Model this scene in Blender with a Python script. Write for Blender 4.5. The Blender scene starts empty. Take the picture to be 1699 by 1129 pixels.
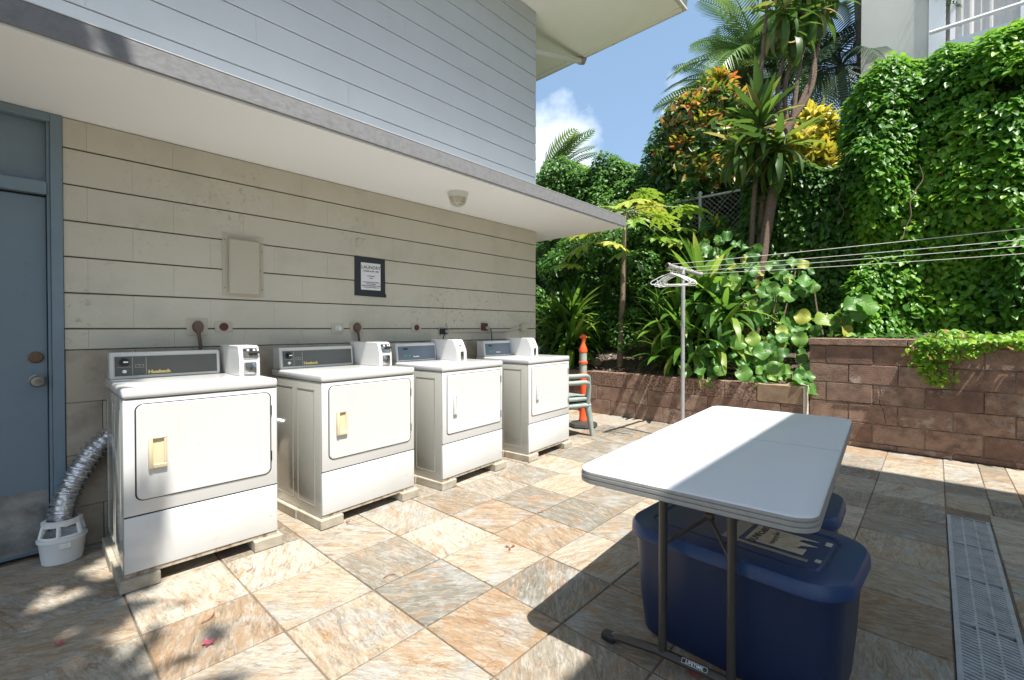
import bpy, bmesh, math, random
import numpy as np
from mathutils import Vector, Matrix, Quaternion
R=math.radians; PI=math.pi
random.seed(7); rng=np.random.default_rng(11)
S=bpy.context.scene; C=S.collection
# ------------------------------------------------------------------ camera
cd=bpy.data.cameras.new('camera'); cam=bpy.data.objects.new('camera',cd); C.objects.link(cam)
cd.sensor_width=36; cd.lens=763/1699*36; cd.clip_start=.03; cd.clip_end=3000; cd.shift_y=-9.6/1699
cam.location=(0,0,1.25); cam.rotation_euler=(R(90-.7),0,R(42.6-90))
S.camera=cam
# ------------------------------------------------------------------ sky + sun
LD=Vector((.083,.445,-1)).normalized()
w=bpy.data.worlds.new('World'); S.world=w; w.use_nodes=True
nt=w.node_tree; nt.nodes.clear(); N=nt.nodes.new; L=nt.links.new
out=N('ShaderNodeOutputWorld'); bg=N('ShaderNodeBackground'); bg.inputs[1].default_value=.082
sky=N('ShaderNodeTexSky'); sky.sky_type='NISHITA'; sky.sun_disc=False
sky.sun_elevation=R(65.6); sky.sun_rotation=math.atan2(-LD.x,-LD.y); sky.air_density=1.0; sky.dust_density=.9; sky.ozone_density=1.2
tc=N('ShaderNodeTexCoord')
nz=N('ShaderNodeTexNoise'); nz.inputs['Scale'].default_value=7; nz.inputs['Detail'].default_value=6; nz.inputs['Roughness'].default_value=.55
L(tc.outputs['Generated'],nz.inputs['Vector'])
def wmath(op,a,b=None):
    n=N('ShaderNodeMath'); n.operation=op
    for i,v in enumerate((a,b)):
        if v is None: continue
        if isinstance(v,(int,float)): n.inputs[i].default_value=v
        else: L(v,n.inputs[i])
    return n.outputs[0]
mask=None
for d,rad in (((.78,.59,.36),.115),((.70,.66,.31),.12),((.83,.55,.30),.07),((.93,.29,.36),.12),((.2,-.9,.5),.3),((-.8,-.3,.4),.35),((-.7,.6,.5),.3),((.5,-.8,.9),.25)):
    v=Vector(d).normalized()
    n=N('ShaderNodeVectorMath'); n.operation='DISTANCE'; L(tc.outputs['Generated'],n.inputs[0]); n.inputs[1].default_value=v
    m=wmath('SUBTRACT',1.0,wmath('DIVIDE',n.outputs['Value'],rad))
    mask=m if mask is None else wmath('MAXIMUM',mask,m)
mm=N('ShaderNodeMapRange'); mm.inputs['From Min'].default_value=.0; mm.inputs['From Max'].default_value=.55; mm.clamp=True
L(wmath('ADD',mask,wmath('MULTIPLY',wmath('SUBTRACT',nz.outputs[0],.5),2.4)),mm.inputs['Value'])
mv=N('ShaderNodeMix'); mv.data_type='RGBA'; mv.inputs['Factor'].default_value=.38; mv.inputs['B'].default_value=(3.4,5.3,7.6,1); L(sky.outputs[0],mv.inputs['A'])
mx=N('ShaderNodeMix'); mx.data_type='RGBA'; mx.inputs['B'].default_value=(8.0,8.6,9.4,1)
L(wmath('ADD',wmath('MULTIPLY',mm.outputs[0],.86),.0),mx.inputs['Factor']); L(mv.outputs['Result'],mx.inputs['A'])
L(mx.outputs['Result'],bg.inputs[0]); L(bg.outputs[0],out.inputs[0])
sl=bpy.data.lights.new('sun','SUN'); sun=bpy.data.objects.new('sun',sl); C.objects.link(sun)
sl.energy=5.0; sl.angle=R(.53); sl.color=(1,.965,.90); sun.rotation_euler=LD.to_track_quat('-Z','Y').to_euler(); sun.location=(0,-5,12)
S.view_settings.view_transform='Standard'; S.view_settings.look='None'; S.view_settings.exposure=1.0; S.view_settings.gamma=1
S.render.engine='CYCLES'; S.cycles.max_bounces=8; S.cycles.diffuse_bounces=5; S.cycles.transparent_max_bounces=8

# ------------------------------------------------------------------ helpers
def mat(name,col,rough=.6,metal=0,var=None,bump=None,coat=0,col2=None,trans=0,objvar=0,attr=False,spec=.5,coords='Object',ramp=None,stretch=None,dirt=None):
    """procedural material; var=(scale,lo,hi) mixes col->col2 ; objvar: per-object random value shift"""
    m=bpy.data.materials.new(name); m.use_nodes=True; t=m.node_tree; t.nodes.clear(); n=t.nodes.new; l=t.links.new
    o=n('ShaderNodeOutputMaterial'); p=n('ShaderNodeBsdfPrincipled'); l(p.outputs[0],o.inputs[0])
    p.inputs['Roughness'].default_value=rough; p.inputs['Metallic'].default_value=metal; p.inputs['Specular IOR Level'].default_value=spec
    if coat: p.inputs['Coat Weight'].default_value=coat; p.inputs['Coat Roughness'].default_value=.08
    c4=lambda c:(c[0],c[1],c[2],1)
    t_=n('ShaderNodeTexCoord') if coords!='World' else n('ShaderNodeNewGeometry'); vec=t_.outputs[coords if coords!='World' else 'Position']
    oi=n('ShaderNodeObjectInfo')
    if objvar or stretch:
        a=n('ShaderNodeVectorMath'); a.operation='ADD'; s=n('ShaderNodeMath'); s.operation='MULTIPLY'; s.inputs[1].default_value=37.
        l(oi.outputs['Random'],s.inputs[0]); l(vec,a.inputs[0]); l(s.outputs[0],a.inputs[1]); vec=a.outputs[0]
    if stretch:
        mp=n('ShaderNodeMapping'); mp.inputs['Scale'].default_value=stretch; l(vec,mp.inputs[0]); vec=mp.outputs[0]
    colout=None
    if ramp:
        r=n('ShaderNodeValToRGB'); e=r.color_ramp.elements
        while len(e)>1: e.remove(e[-1])
        e[0].position=ramp[0][0]; e[0].color=c4(ramp[0][1])
        for pos,cc in ramp[1:]:
            x=e.new(pos); x.color=c4(cc)
        if attr:
            at=n('ShaderNodeAttribute'); at.attribute_name='rnd'; l(at.outputs['Fac'],r.inputs[0])
        else: l(oi.outputs['Random'],r.inputs[0])
        colout=r.outputs[0]
    if var:
        z=n('ShaderNodeTexNoise'); z.inputs['Scale'].default_value=var[0]; z.inputs['Detail'].default_value=6; z.inputs['Roughness'].default_value=.62; l(vec,z.inputs['Vector'])
        mr=n('ShaderNodeMapRange'); mr.inputs['From Min'].default_value=var[1]; mr.inputs['From Max'].default_value=var[2]; l(z.outputs[0],mr.inputs['Value'])
        mi=n('ShaderNodeMix'); mi.data_type='RGBA'; mi.inputs['A'].default_value=c4(col); mi.inputs['B'].default_value=c4(col2 or [x*.6 for x in col])
        if colout: l(colout,mi.inputs['A'])
        l(mr.outputs[0],mi.inputs['Factor']); colout=mi.outputs['Result']
    if dirt:
        z=n('ShaderNodeTexNoise'); z.inputs['Scale'].default_value=dirt[0]; z.inputs['Detail'].default_value=8; z.inputs['Roughness'].default_value=.75; l(vec,z.inputs['Vector'])
        z2=n('ShaderNodeTexNoise'); z2.inputs['Scale'].default_value=dirt[1]; z2.inputs['Detail'].default_value=3; l(vec,z2.inputs['Vector'])
        m1=n('ShaderNodeMapRange'); m1.inputs['From Min'].default_value=dirt[2]; m1.inputs['From Max'].default_value=dirt[2]+.07; l(z.outputs[0],m1.inputs['Value'])
        m2=n('ShaderNodeMapRange'); m2.inputs['From Min'].default_value=.52; m2.inputs['From Max'].default_value=.66; l(z2.outputs[0],m2.inputs['Value'])
        mu=n('ShaderNodeMath'); mu.operation='MULTIPLY'; l(m1.outputs[0],mu.inputs[0]); l(m2.outputs[0],mu.inputs[1])
        mv=n('ShaderNodeMath'); mv.operation='MULTIPLY'; l(mu.outputs[0],mv.inputs[0]); mv.inputs[1].default_value=dirt[3]
        mi=n('ShaderNodeMix'); mi.data_type='RGBA'; mi.inputs['A'].default_value=c4(col); mi.inputs['B'].default_value=c4(dirt[4])
        if colout: l(colout,mi.inputs['A'])
        l(mv.outputs[0],mi.inputs['Factor']); colout=mi.outputs['Result']
    if objvar:
        hs=n('ShaderNodeHueSaturation'); mr=n('ShaderNodeMapRange'); mr.inputs['To Min'].default_value=1-objvar; mr.inputs['To Max'].default_value=1+objvar
        l(oi.outputs['Random'],mr.inputs['Value']); l(mr.outputs[0],hs.inputs['Value'])
        if colout: l(colout,hs.inputs['Color'])
        else: hs.inputs['Color'].default_value=c4(col)
        colout=hs.outputs[0]
    if colout: l(colout,p.inputs['Base Color'])
    else: p.inputs['Base Color'].default_value=c4(col)
    if bump:
        z=n('ShaderNodeTexNoise'); z.inputs['Scale'].default_value=bump[0]; z.inputs['Detail'].default_value=5; l(vec,z.inputs['Vector'])
        b=n('ShaderNodeBump'); b.inputs['Strength'].default_value=bump[1]; b.inputs['Distance'].default_value=bump[2] if len(bump)>2 else .01
        l(z.outputs[0],b.inputs['Height']); l(b.outputs[0],p.inputs['Normal'])
    if trans:
        tr=n('ShaderNodeBsdfTranslucent'); ms=n('ShaderNodeMixShader'); ms.inputs[0].default_value=trans
        if colout:
            g=n('ShaderNodeHueSaturation'); g.inputs['Value'].default_value=1.5; g.inputs['Hue'].default_value=.485; l(colout,g.inputs['Color']); l(g.outputs[0],tr.inputs[0])
        else: tr.inputs[0].default_value=c4([min(1,x*1.5) for x in col])
        l(p.outputs[0],ms.inputs[1]); l(tr.outputs[0],ms.inputs[2]); l(ms.outputs[0],o.inputs[0])
    return m
def tag(o,label=None,cat=None,group=None,kind=None):
    if label: o['label']=label
    if cat: o['category']=cat
    if group: o['group']=group
    if kind: o['kind']=kind
    return o
def empty(name,loc=(0,0,0),rz=0,label=None,cat=None,group=None):
    o=bpy.data.objects.new(name,None); C.objects.link(o); o.location=loc; o.rotation_euler=(0,0,rz); o.empty_display_size=.1
    return tag(o,label,cat,group)
def link(name,me,parent=None,m=None,loc=None,rot=None,scale=None,mw=None):
    o=bpy.data.objects.new(name,me); C.objects.link(o)
    if parent: o.parent=parent
    if m is not None and len(me.materials)==0: me.materials.append(m)
    if mw is not None: o.matrix_local=mw
    else:
        if loc: o.location=loc
        if rot: o.rotation_euler=rot
        if scale: o.scale=scale
    return o
def finish(bm,name,smooth=35):
    me=bpy.data.meshes.new(name); bm.normal_update(); bm.to_mesh(me); bm.free()
    if smooth:
        me.polygons.foreach_set('use_smooth',[True]*len(me.polygons)); me.set_sharp_from_angle(angle=R(smooth))
    return me
def obj(name,bm,m,parent=None,smooth=35,**k):
    return link(name,finish(bm,name,smooth),parent,m,**k)
def addbox(bm,lo,hi,bev=0,seg=1,mtx=None):
    r=bmesh.ops.create_cube(bm,size=1); vs=r['verts']
    lo=Vector(lo); hi=Vector(hi)
    for v in vs: v.co=Vector([lo[i]+(hi[i]-lo[i])*(v.co[i]+.5) for i in range(3)])
    if bev:
        es=list({e for v in vs for e in v.link_edges})
        g=bmesh.ops.bevel(bm,geom=es,offset=bev,segments=seg,affect='EDGES',profile=.5); vs=list({v for f in g['faces'] for v in f.verts}|set(v for v in vs if v.is_valid))
    if mtx: 
        for v in vs: v.co=mtx@v.co
    return vs
def box(name,lo,hi,m,parent=None,bev=.002,seg=1,**k):
    bm=bmesh.new(); addbox(bm,lo,hi,bev,seg); return obj(name,bm,m,parent,**k)
def tube(bm,pts,r,n=8,cap=True):
    pts=[Vector(p) for p in pts]; rs=r if isinstance(r,(list,tuple)) else [r]*len(pts)
    rings=[]; T0=(pts[1]-pts[0]).normalized(); up=Vector((0,0,1)) if abs(T0.z)<.9 else Vector((1,0,0)); A=T0.cross(up).normalized()
    for i,p in enumerate(pts):
        T=(pts[min(i+1,len(pts)-1)]-pts[max(i-1,0)]).normalized(); A=(A-T*A.dot(T)).normalized(); B=T.cross(A)
        rings.append([bm.verts.new(p+(A*math.cos(2*PI*j/n)+B*math.sin(2*PI*j/n))*rs[i]) for j in range(n)])
    for a,b in zip(rings,rings[1:]):
        for j in range(n): bm.faces.new((a[j],a[(j+1)%n],b[(j+1)%n],b[j]))
    if cap:
        bm.faces.new(rings[0][::-1]); bm.faces.new(rings[-1])
def cr(P,n):
    outp=[]
    for i in range(len(P)-1):
        p0,p1,p2,p3=P[max(i-1,0)],P[i],P[i+1],P[min(i+2,len(P)-1)]
        for k in range(n):
            t=k/n; outp.append(.5*((2*p1)+(p2-p0)*t+(2*p0-5*p1+4*p2-p3)*t*t+(3*p1-p0-3*p2+p3)*t**3))
    outp.append(P[-1]); return outp
def lathe(bm,prof,n=24,sx=1,sy=1,mtx=None,close=True):
    rings=[]
    for r,z in prof:
        rings.append([bm.verts.new((r*math.cos(2*PI*j/n)*sx,r*math.sin(2*PI*j/n)*sy,z)) for j in range(n)])
    for a,b in zip(rings,rings[1:]):
        for j in range(n): bm.faces.new((a[j],a[(j+1)%n],b[(j+1)%n],b[j]))
    if close: bm.faces.new(rings[0][::-1]); bm.faces.new(rings[-1])
    if mtx:
        for rg in rings:
            for v in rg: v.co=mtx@v.co
def rrect(cx,cz,w,h,r,n=5):
    pts=[]
    for (sx,sz,a0) in ((1,1,0),(-1,1,90),(-1,-1,180),(1,-1,270)):
        for i in range(n+1):
            a=R(a0+90*i/n); pts.append((cx+sx*(w/2-r)+r*math.cos(a),cz+sz*(h/2-r)+r*math.sin(a)))
    return pts
def prism(bm,pts,fn,d0,d1,bev=0):
    """extrude a 2D outline; fn(a,b,d)->3D ; with a small chamfer on the d1 face"""
    A=[bm.verts.new(fn(a,b,d0)) for a,b in pts]
    n=len(pts); layers=[A]
    if bev:
        layers.append([bm.verts.new(fn(a,b,d1-bev*(1 if d1>d0 else -1))) for a,b in pts])
        cx=sum(p[0] for p in pts)/n; cy=sum(p[1] for p in pts)/n
        W=max(p[0] for p in pts)-cx; Hh=max(p[1] for p in pts)-cy
        layers.append([bm.verts.new(fn(cx+(a-cx)*(1-bev/W),cy+(b-cy)*(1-bev/Hh),d1)) for a,b in pts])
    else: layers.append([bm.verts.new(fn(a,b,d1)) for a,b in pts])
    for P,Q in zip(layers,layers[1:]):
        for j in range(n): bm.faces.new((P[j],P[(j+1)%n],Q[(j+1)%n],Q[j]))
    bm.faces.new(layers[0][::-1]); bm.faces.new(layers[-1]); bmesh.ops.recalc_face_normals(bm,faces=bm.faces[:])
def text(body,size,name,m,parent,mw,ext=.0006,bold=0,align='CENTER',sx=1):
    cu=bpy.data.curves.new(name,'FONT'); cu.body=body; cu.size=size; cu.extrude=ext; cu.align_x=align; cu.offset=bold; cu.resolution_u=3
    t=bpy.data.objects.new(name,cu); me=bpy.data.meshes.new_from_object(t); bpy.data.objects.remove(t); bpy.data.curves.remove(cu)
    if sx!=1:
        for v in me.vertices: v.co.x*=sx
    return link(name,me,parent,m,mw=mw)
FACE=lambda x,y,z:Matrix.Translation((x,y,z))@Matrix.Rotation(R(90),4,'X')   # text facing -y
def pts_mesh(name,V,F,rnd=None):
    me=bpy.data.meshes.new(name); nv=len(V); nf=len(F); k=F.shape[1]
    me.vertices.add(nv); me.vertices.foreach_set('co',V.astype(np.float32).ravel())
    me.loops.add(nf*k); me.loops.foreach_set('vertex_index',F.astype(np.int32).ravel())
    me.polygons.add(nf); me.polygons.foreach_set('loop_start',np.arange(0,nf*k,k,dtype=np.int32))
    me.update(calc_edges=True)
    if rnd is not None:
        a=me.attributes.new('rnd','FLOAT','POINT'); a.data.foreach_set('value',rnd.astype(np.float32))
    return me
LT=np.array([(0,0,0),(.3,-.30,.06),(.3,.30,.06),(.68,-.24,.03),(.68,.24,.03),(1,0,-.12),(.5,0,-.03)])
LF=np.array([(0,6,1),(6,3,1),(6,5,3),(0,2,6),(6,2,4),(6,4,5)])
def leaf_cloud(name,P,Nn,T,size,m,parent,rnd=None,width=1.,kind='stuff'):
    n=len(P); Nn=Nn/np.linalg.norm(Nn,axis=1,keepdims=True); T=T-(T*Nn).sum(1,keepdims=True)*Nn; T/=np.linalg.norm(T,axis=1,keepdims=True)+1e-9
    B=np.cross(Nn,T); size=np.broadcast_to(size,(n,))
    V=P[:,None,:]+size[:,None,None]*(LT[None,:,0,None]*T[:,None,:]+LT[None,:,1,None]*width*B[:,None,:]+LT[None,:,2,None]*Nn[:,None,:])
    F=(LF[None]+(np.arange(n)*7)[:,None,None]).reshape(-1,3)
    if rnd is None: rnd=rng.random(n)
    me=pts_mesh(name,V.reshape(-1,3),F,np.repeat(rnd,7))
    o=link(name,me,parent,m)
    if kind: o['kind']=kind
    return o
def vnoise(P,s,seed=0):
    """cheap smooth 3-D value noise with numpy, -1..1"""
    q=P*s+seed*17.3; i=np.floor(q).astype(int); f=q-i; f=f*f*(3-2*f); r=0
    for dx in (0,1):
        for dy in (0,1):
            for dz in (0,1):
                h=np.sin((i[:,0]+dx)*127.1+(i[:,1]+dy)*311.7+(i[:,2]+dz)*74.7)*43758.5453; h=h-np.floor(h)
                r=r+h*(f[:,0] if dx else 1-f[:,0])*(f[:,1] if dy else 1-f[:,1])*(f[:,2] if dz else 1-f[:,2])
    return r*2-1

# ------------------------------------------------------------------ materials
M={}
M['wall']=mat('painted_block',(.545,.51,.425),.75,var=(3.5,.48,.75),col2=(.47,.445,.36),bump=(38,.7,.004),coords='World',dirt=(26,1.1,.56,.6,(.17,.15,.11)))
M['mortar']=mat('dark_joint',(.10,.085,.06),.9)
M['tilebase']=mat('beige_wall_tile',(.42,.365,.285),.6,var=(5,.45,.7),col2=(.27,.225,.17),bump=(30,.2,.003),objvar=.12)
M['siding']=mat('siding_paint',(.49,.515,.545),.55,var=(2.5,.4,.8),col2=(.45,.475,.505),bump=(16,.3,.003),coords='World',dirt=(18,1.3,.60,.3,(.28,.28,.27)))
M['canopy']=mat('canopy_soffit',(.88,.90,.92),.65,var=(.8,.35,.8),col2=(.85,.865,.88),bump=(30,.08,.003))
M['fascia']=mat('weathered_fascia',(.20,.20,.205),.8,var=(22,.45,.7),col2=(.155,.155,.16),coords='World',bump=(45,.5,.004))
M['eave']=mat('eave_paint',(.80,.785,.72),.6,var=(2,.4,.8),col2=(.75,.73,.66))
M['eavetrim']=mat('eave_trim',(.60,.57,.50),.5,var=(12,.58,.75),col2=(.25,.2,.16))
M['white']=mat('white_enamel',(.60,.60,.59),.22,coat=.4,var=(3,.5,.9),col2=(.56,.555,.535),bump=(4,.03,.01),dirt=(22,2.2,.60,.45,(.34,.30,.24)))
M['white_b']=mat('bright_enamel',(.62,.62,.62),.2,coat=.4,var=(3,.5,.9),col2=(.59,.59,.58),bump=(4,.03,.01),dirt=(22,2.2,.61,.4,(.36,.33,.28)))
M['side']=mat('shaded_side_enamel',(.42,.415,.375),.16,coat=.7,var=(2,.4,.9),col2=(.38,.37,.33),bump=(3,.06,.01),dirt=(24,2.5,.57,.5,(.20,.17,.13)))  # darker than the front enamel: shade on the dryer sides is in the colour
M['gap']=mat('black_gap',(.012,.012,.012),.8)
M['cream']=mat('cream_plastic',(.62,.55,.36),.35)
M['panel']=mat('grey_control_panel',(.095,.098,.092),.3,var=(6,.4,.8),col2=(.075,.08,.08))
M['panelb']=mat('blue_grey_control_panel',(.12,.155,.20),.3)
M['line']=mat('pale_print',(.5,.49,.40),.5)
M['gold']=mat('gold_lettering',(.62,.50,.18),.4)
M['wprint']=mat('white_print',(.8,.8,.8),.5)
M['bprint']=mat('black_print',(.03,.03,.03),.5)
M['green_led']=mat('green_digits',(.1,.5,.2),.4)
M['chrome']=mat('chrome',(.62,.62,.63),.22,1,var=(20,.45,.7),col2=(.3,.3,.3))
M['black']=mat('black_plastic',(.02,.02,.02),.4)
M['steel']=mat('dull_steel',(.26,.25,.235),.3,.9)
M['rust']=mat('rusty_rail',(.42,.36,.28),.6,var=(30,.45,.65),col2=(.2,.12,.07))
M['paver']=mat('pale_concrete_paver',(.42,.375,.30),.85,var=(9,.4,.7),col2=(.28,.24,.18),bump=(60,.5,.004),objvar=.06)
M['door']=mat('blue_door_paint',(.16,.215,.26),.45,var=(1.8,.4,.8),col2=(.135,.18,.215),bump=(18,.1,.004),dirt=(26,1.6,.58,.4,(.07,.085,.10)))
M['doorframe']=mat('blue_frame_paint',(.17,.235,.285),.5,var=(6,.4,.8),col2=(.14,.19,.22),bump=(18,.1,.004))
M['kick']=mat('scuffed_kick_plate',(.36,.36,.35),.45,.55,var=(7,.38,.66),col2=(.16,.16,.16),bump=(40,.2,.003))
M['brass']=mat('aged_brass',(.16,.10,.06),.5,.5)
M['foil']=mat('aluminium_foil_duct',(.80,.80,.81),.27,1,bump=(55,.4,.002),var=(40,.45,.62),col2=(.40,.40,.41))
M['bucket']=mat('white_plastic_bucket',(.78,.78,.76),.35)
M['boxpaint']=mat('painted_metal_box',(.49,.45,.355),.5,var=(4,.5,.8),col2=(.42,.38,.30))
M['tape']=mat('black_tape',(.02,.02,.022),.35,bump=(30,.6,.004))
M['paper']=mat('white_paper',(.74,.75,.76),.7)
M['brownplug']=mat('brown_plug',(.13,.08,.055),.6)
M['redsock']=mat('dark_red_socket',(.10,.025,.02),.5)
M['greyplug']=mat('grey_plug',(.28,.28,.32),.5)
M['lampglass']=mat('dusty_lamp_glass',(.42,.38,.28),.3,var=(9,.4,.7),col2=(.55,.52,.42))
M['lampwhite']=mat('lamp_housing',(.66,.67,.64),.5)
M['tabletop']=mat('speckled_white_table',(.70,.70,.72),.42,var=(160,.55,.75),col2=(.62,.62,.64),bump=(220,.12,.001),dirt=(40,3,.63,.6,(.25,.22,.18)))
M['tablerim']=mat('shaded_edge_plastic',(.34,.33,.31),.5,var=(30,.5,.8),col2=(.27,.26,.24))  # shade on the table edge put into a darker rim colour
M['leg']=mat('bronze_powder_coat',(.065,.058,.052),.35,.3,var=(8,.5,.8),col2=(.10,.08,.065))
M['tote']=mat('navy_tote_plastic',(.009,.022,.066),.42,var=(3,.4,.8),col2=(.012,.025,.07),bump=(5,.05,.01))
M['totelid']=mat('blue_lid_plastic',(.016,.046,.14),.36,var=(7,.5,.9),col2=(.035,.06,.13),bump=(120,.06,.001),dirt=(30,3,.56,.5,(.16,.16,.17)))
M['label']=mat('yellowed_paper_label',(.62,.57,.46),.7,var=(25,.45,.7),col2=(.45,.38,.25))
M['clear']=mat('clear_film_edge',(.30,.30,.27),.2)
M['block']=mat('brown_split_block',(.225,.135,.098),.9,var=(9,.40,.66),col2=(.17,.105,.08),bump=(80,1.0,.012),dirt=(12,1.8,.50,.7,(.46,.39,.33)),objvar=.15,
   ramp=[(0,(.27,.155,.11)),(.35,(.37,.235,.165)),(.7,(.34,.225,.165)),(1,(.25,.15,.11))])
M['blockrough']=mat('speckled_rough_block',(.17,.075,.05),.95,var=(48,.44,.56),col2=(.34,.24,.18),bump=(90,1.6,.012),objvar=.1)
M['blocktan']=mat('tan_block',(.33,.235,.155),.9,var=(8,.4,.6),col2=(.24,.16,.105),bump=(80,.8,.005))
M['wallmortar']=mat('pale_wall_mortar',(.42,.34,.27),.95,var=(5,.44,.56),col2=(.10,.07,.05),bump=(60,.8,.005))
M['effl']=mat('efflorescent_mortar',(.60,.55,.47),.9)
M['grate']=mat('grey_plastic_grate',(.40,.41,.42),.5,var=(12,.45,.8),col2=(.22,.22,.22))
M['grout']=mat('sandy_grout',(.20,.155,.11),.95,var=(8,.4,.7),col2=(.10,.075,.05),bump=(90,.6,.003))
M['soil']=mat('dark_mulch',(.07,.05,.036),.95,var=(30,.4,.65),col2=(.15,.115,.08),bump=(40,1.,.03))
M['pebble']=mat('bark_and_pebbles',(.15,.12,.10),.85,ramp=[(0,(.06,.04,.03)),(.5,(.13,.10,.08)),(.85,(.22,.19,.16)),(1,(.45,.42,.38))],attr=True)
M['orange']=mat('orange_delineator',(.83,.10,.025),.4,var=(9,.55,.8),col2=(.62,.08,.02))
M['reflect']=mat('greenish_reflective_band',(.38,.40,.33),.5,var=(15,.45,.7),col2=(.26,.27,.2))
M['rubber']=mat('black_rubber_base',(.035,.033,.03),.8,bump=(40,.5,.004))
M['chair']=mat('faded_green_resin',(.26,.30,.275),.5,var=(12,.4,.7),col2=(.33,.37,.345))
M['galv']=mat('galvanized_pipe',(.46,.47,.46),.45,.35,var=(20,.4,.8),col2=(.34,.34,.32))
M['wire']=mat('pale_cord',(.68,.67,.60),.6)
M['hanger']=mat('white_hanger_plastic',(.78,.78,.78),.35)
M['bark']=mat('ringed_brown_bark',(.20,.135,.10),.9,var=(18,.4,.7),col2=(.12,.08,.06),bump=(35,1.,.02),stretch=(1,1,4))
M['papbark']=mat('papaya_bark',(.25,.19,.13),.85,var=(10,.4,.7),col2=(.15,.11,.08),bump=(30,.7,.01))
M['darkbark']=mat('dark_branch',(.07,.05,.035),.9,bump=(20,.8,.02))
M['palmbark']=mat('grey_palm_trunk',(.13,.105,.09),.9,var=(12,.4,.7),bump=(14,1.,.02))
M['stalk']=mat('green_stalk',(.20,.28,.07),.5)
M['inner']=mat('shade_dark_hull',(.018,.032,.012),.95,var=(9,.4,.65),col2=(.035,.055,.018),bump=(9,1.,.12))  # near-black green: shade between the leaves, painted on an added hull
M['vine']=mat('vine_leaf',(.05,.12,.02),.40,spec=.4,trans=.42,attr=True,ramp=[(0,(.042,.125,.018)),(.35,(.09,.25,.026)),(.65,(.17,.37,.036)),(.88,(.30,.49,.05)),(.975,(.42,.55,.08)),(1,(.30,.20,.08))])
M['hedge']=mat('hedge_leaf',(.05,.12,.02),.40,spec=.4,trans=.42,attr=True,ramp=[(0,(0.033,0.098,0.018)),(.5,(0.075,0.189,0.026)),(.85,(0.143,0.286,0.039)),(1,(0.300,0.429,0.065))])
M['under']=mat('understorey_leaf',(.05,.12,.02),.40,spec=.4,trans=.42,attr=True,ramp=[(0,(0.033,0.094,0.018)),(.6,(0.079,0.213,0.031)),(1,(0.171,0.350,0.056))])
M['drac']=mat('strap_leaf',(.05,.12,.02),.40,spec=.4,trans=.42,ramp=[(0,(0.038,0.108,0.017)),(.5,(0.088,0.216,0.026)),(.85,(0.176,0.324,0.036)),(1,(0.353,0.408,0.084))])
M['drac2']=mat('tree_strap_leaf',(.05,.10,.02),.40,spec=.4,trans=.42,ramp=[(0,(0.036,0.086,0.016)),(.5,(0.078,0.161,0.023)),(.82,(0.145,0.218,0.034)),(.93,(0.314,0.276,0.081)),(1,(0.362,0.253,0.115))])
M['grape']=mat('round_sea_grape_leaf',(.06,.15,.04),.42,spec=.35,trans=.34,ramp=[(0,(0.052,0.165,0.033)),(.5,(0.092,0.242,0.044)),(.85,(0.162,0.330,0.055)),(.93,(0.323,0.418,0.066)),(1,(0.485,0.440,0.066))],var=(0.750,0.550,0.750),col2=(0.104,0.220,0.066))
M['vein']=mat('leaf_vein',(.25,.32,.14),.5)
M['papaya']=mat('yellow_green_papaya_leaf',(.20,.30,.04),.45,trans=.35,ramp=[(0,(.16,.30,.035)),(.5,(.28,.40,.045)),(1,(.46,.46,.07))])
M['croton']=mat('orange_croton_leaf',(.3,.15,.03),.38,trans=.3,attr=False,ramp=[(0,(.06,.15,.02)),(.3,(.20,.30,.03)),(.55,(.48,.42,.04)),(.72,(.58,.30,.04)),(.85,(.56,.16,.04)),(.94,(.60,.48,.08)),(1,(.35,.08,.04))])
M['crotond']=mat('mixed_croton_leaf',(.3,.15,.03),.38,trans=.3,attr=True,ramp=[(0,(.022,.06,.014)),(.40,(.05,.12,.02)),(.58,(.12,.19,.03)),(.72,(.32,.20,.05)),(.88,(.50,.30,.06)),(1,(.52,.18,.04))])
M['yellow']=mat('yellow_croton_leaf',(.5,.4,.03),.38,trans=.3,ramp=[(0,(.20,.26,.03)),(.3,(.45,.43,.04)),(.8,(.60,.54,.06)),(1,(.66,.60,.16))])
M['yellow2']=mat('mixed_yellow_leaf',(.3,.3,.03),.42,trans=.35,attr=True,ramp=[(0,(.06,.12,.02)),(.35,(.25,.27,.03)),(.6,(.50,.42,.035)),(1,(.62,.50,.05))])
M['palm']=mat('palm_leaf',(.06,.12,.03),.42,trans=.35,ramp=[(0,(.05,.12,.03)),(.5,(.09,.19,.035)),(1,(.22,.30,.05))])
M['palmdk']=mat('dark_palm_leaf',(.03,.055,.03),.42,trans=.12,ramp=[(0,(.02,.045,.022)),(1,(.045,.085,.032))])
M['farwall']=mat('cream_stucco',(.62,.60,.53),.8,var=(1.5,.4,.7),col2=(.57,.55,.48),bump=(40,.2,.005))
M['farwhite']=mat('white_window_paint',(.72,.73,.74),.5)
M['curtain']=mat('pale_curtain',(.56,.53,.50),.8)
M['glass']=mat('window_glass',(.30,.32,.34),.06,coat=.5)
M['pink']=mat('pink_petal',(.55,.10,.18),.5,trans=.2)
M['dry']=mat('dry_brown_leaf',(.20,.06,.035),.7)
M['rock']=mat('tan_rubble',(.27,.205,.13),.9,var=(8,.4,.7),col2=(.17,.12,.08),bump=(25,1.,.02))
M['dark']=mat('dark_opening',(.01,.011,.013),.8)
M['pvc']=mat('grey_pvc',(.45,.45,.43),.5)
M['pipe']=mat('painted_downpipe',(.64,.63,.60),.5)
M['pinkcap']=mat('faded_mauve_elbow',(.35,.26,.27),.6)
M['ground']=mat('earth',(.12,.10,.06),.95,var=(2,.4,.7),col2=(.07,.08,.035),bump=(10,.5,.02))
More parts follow.
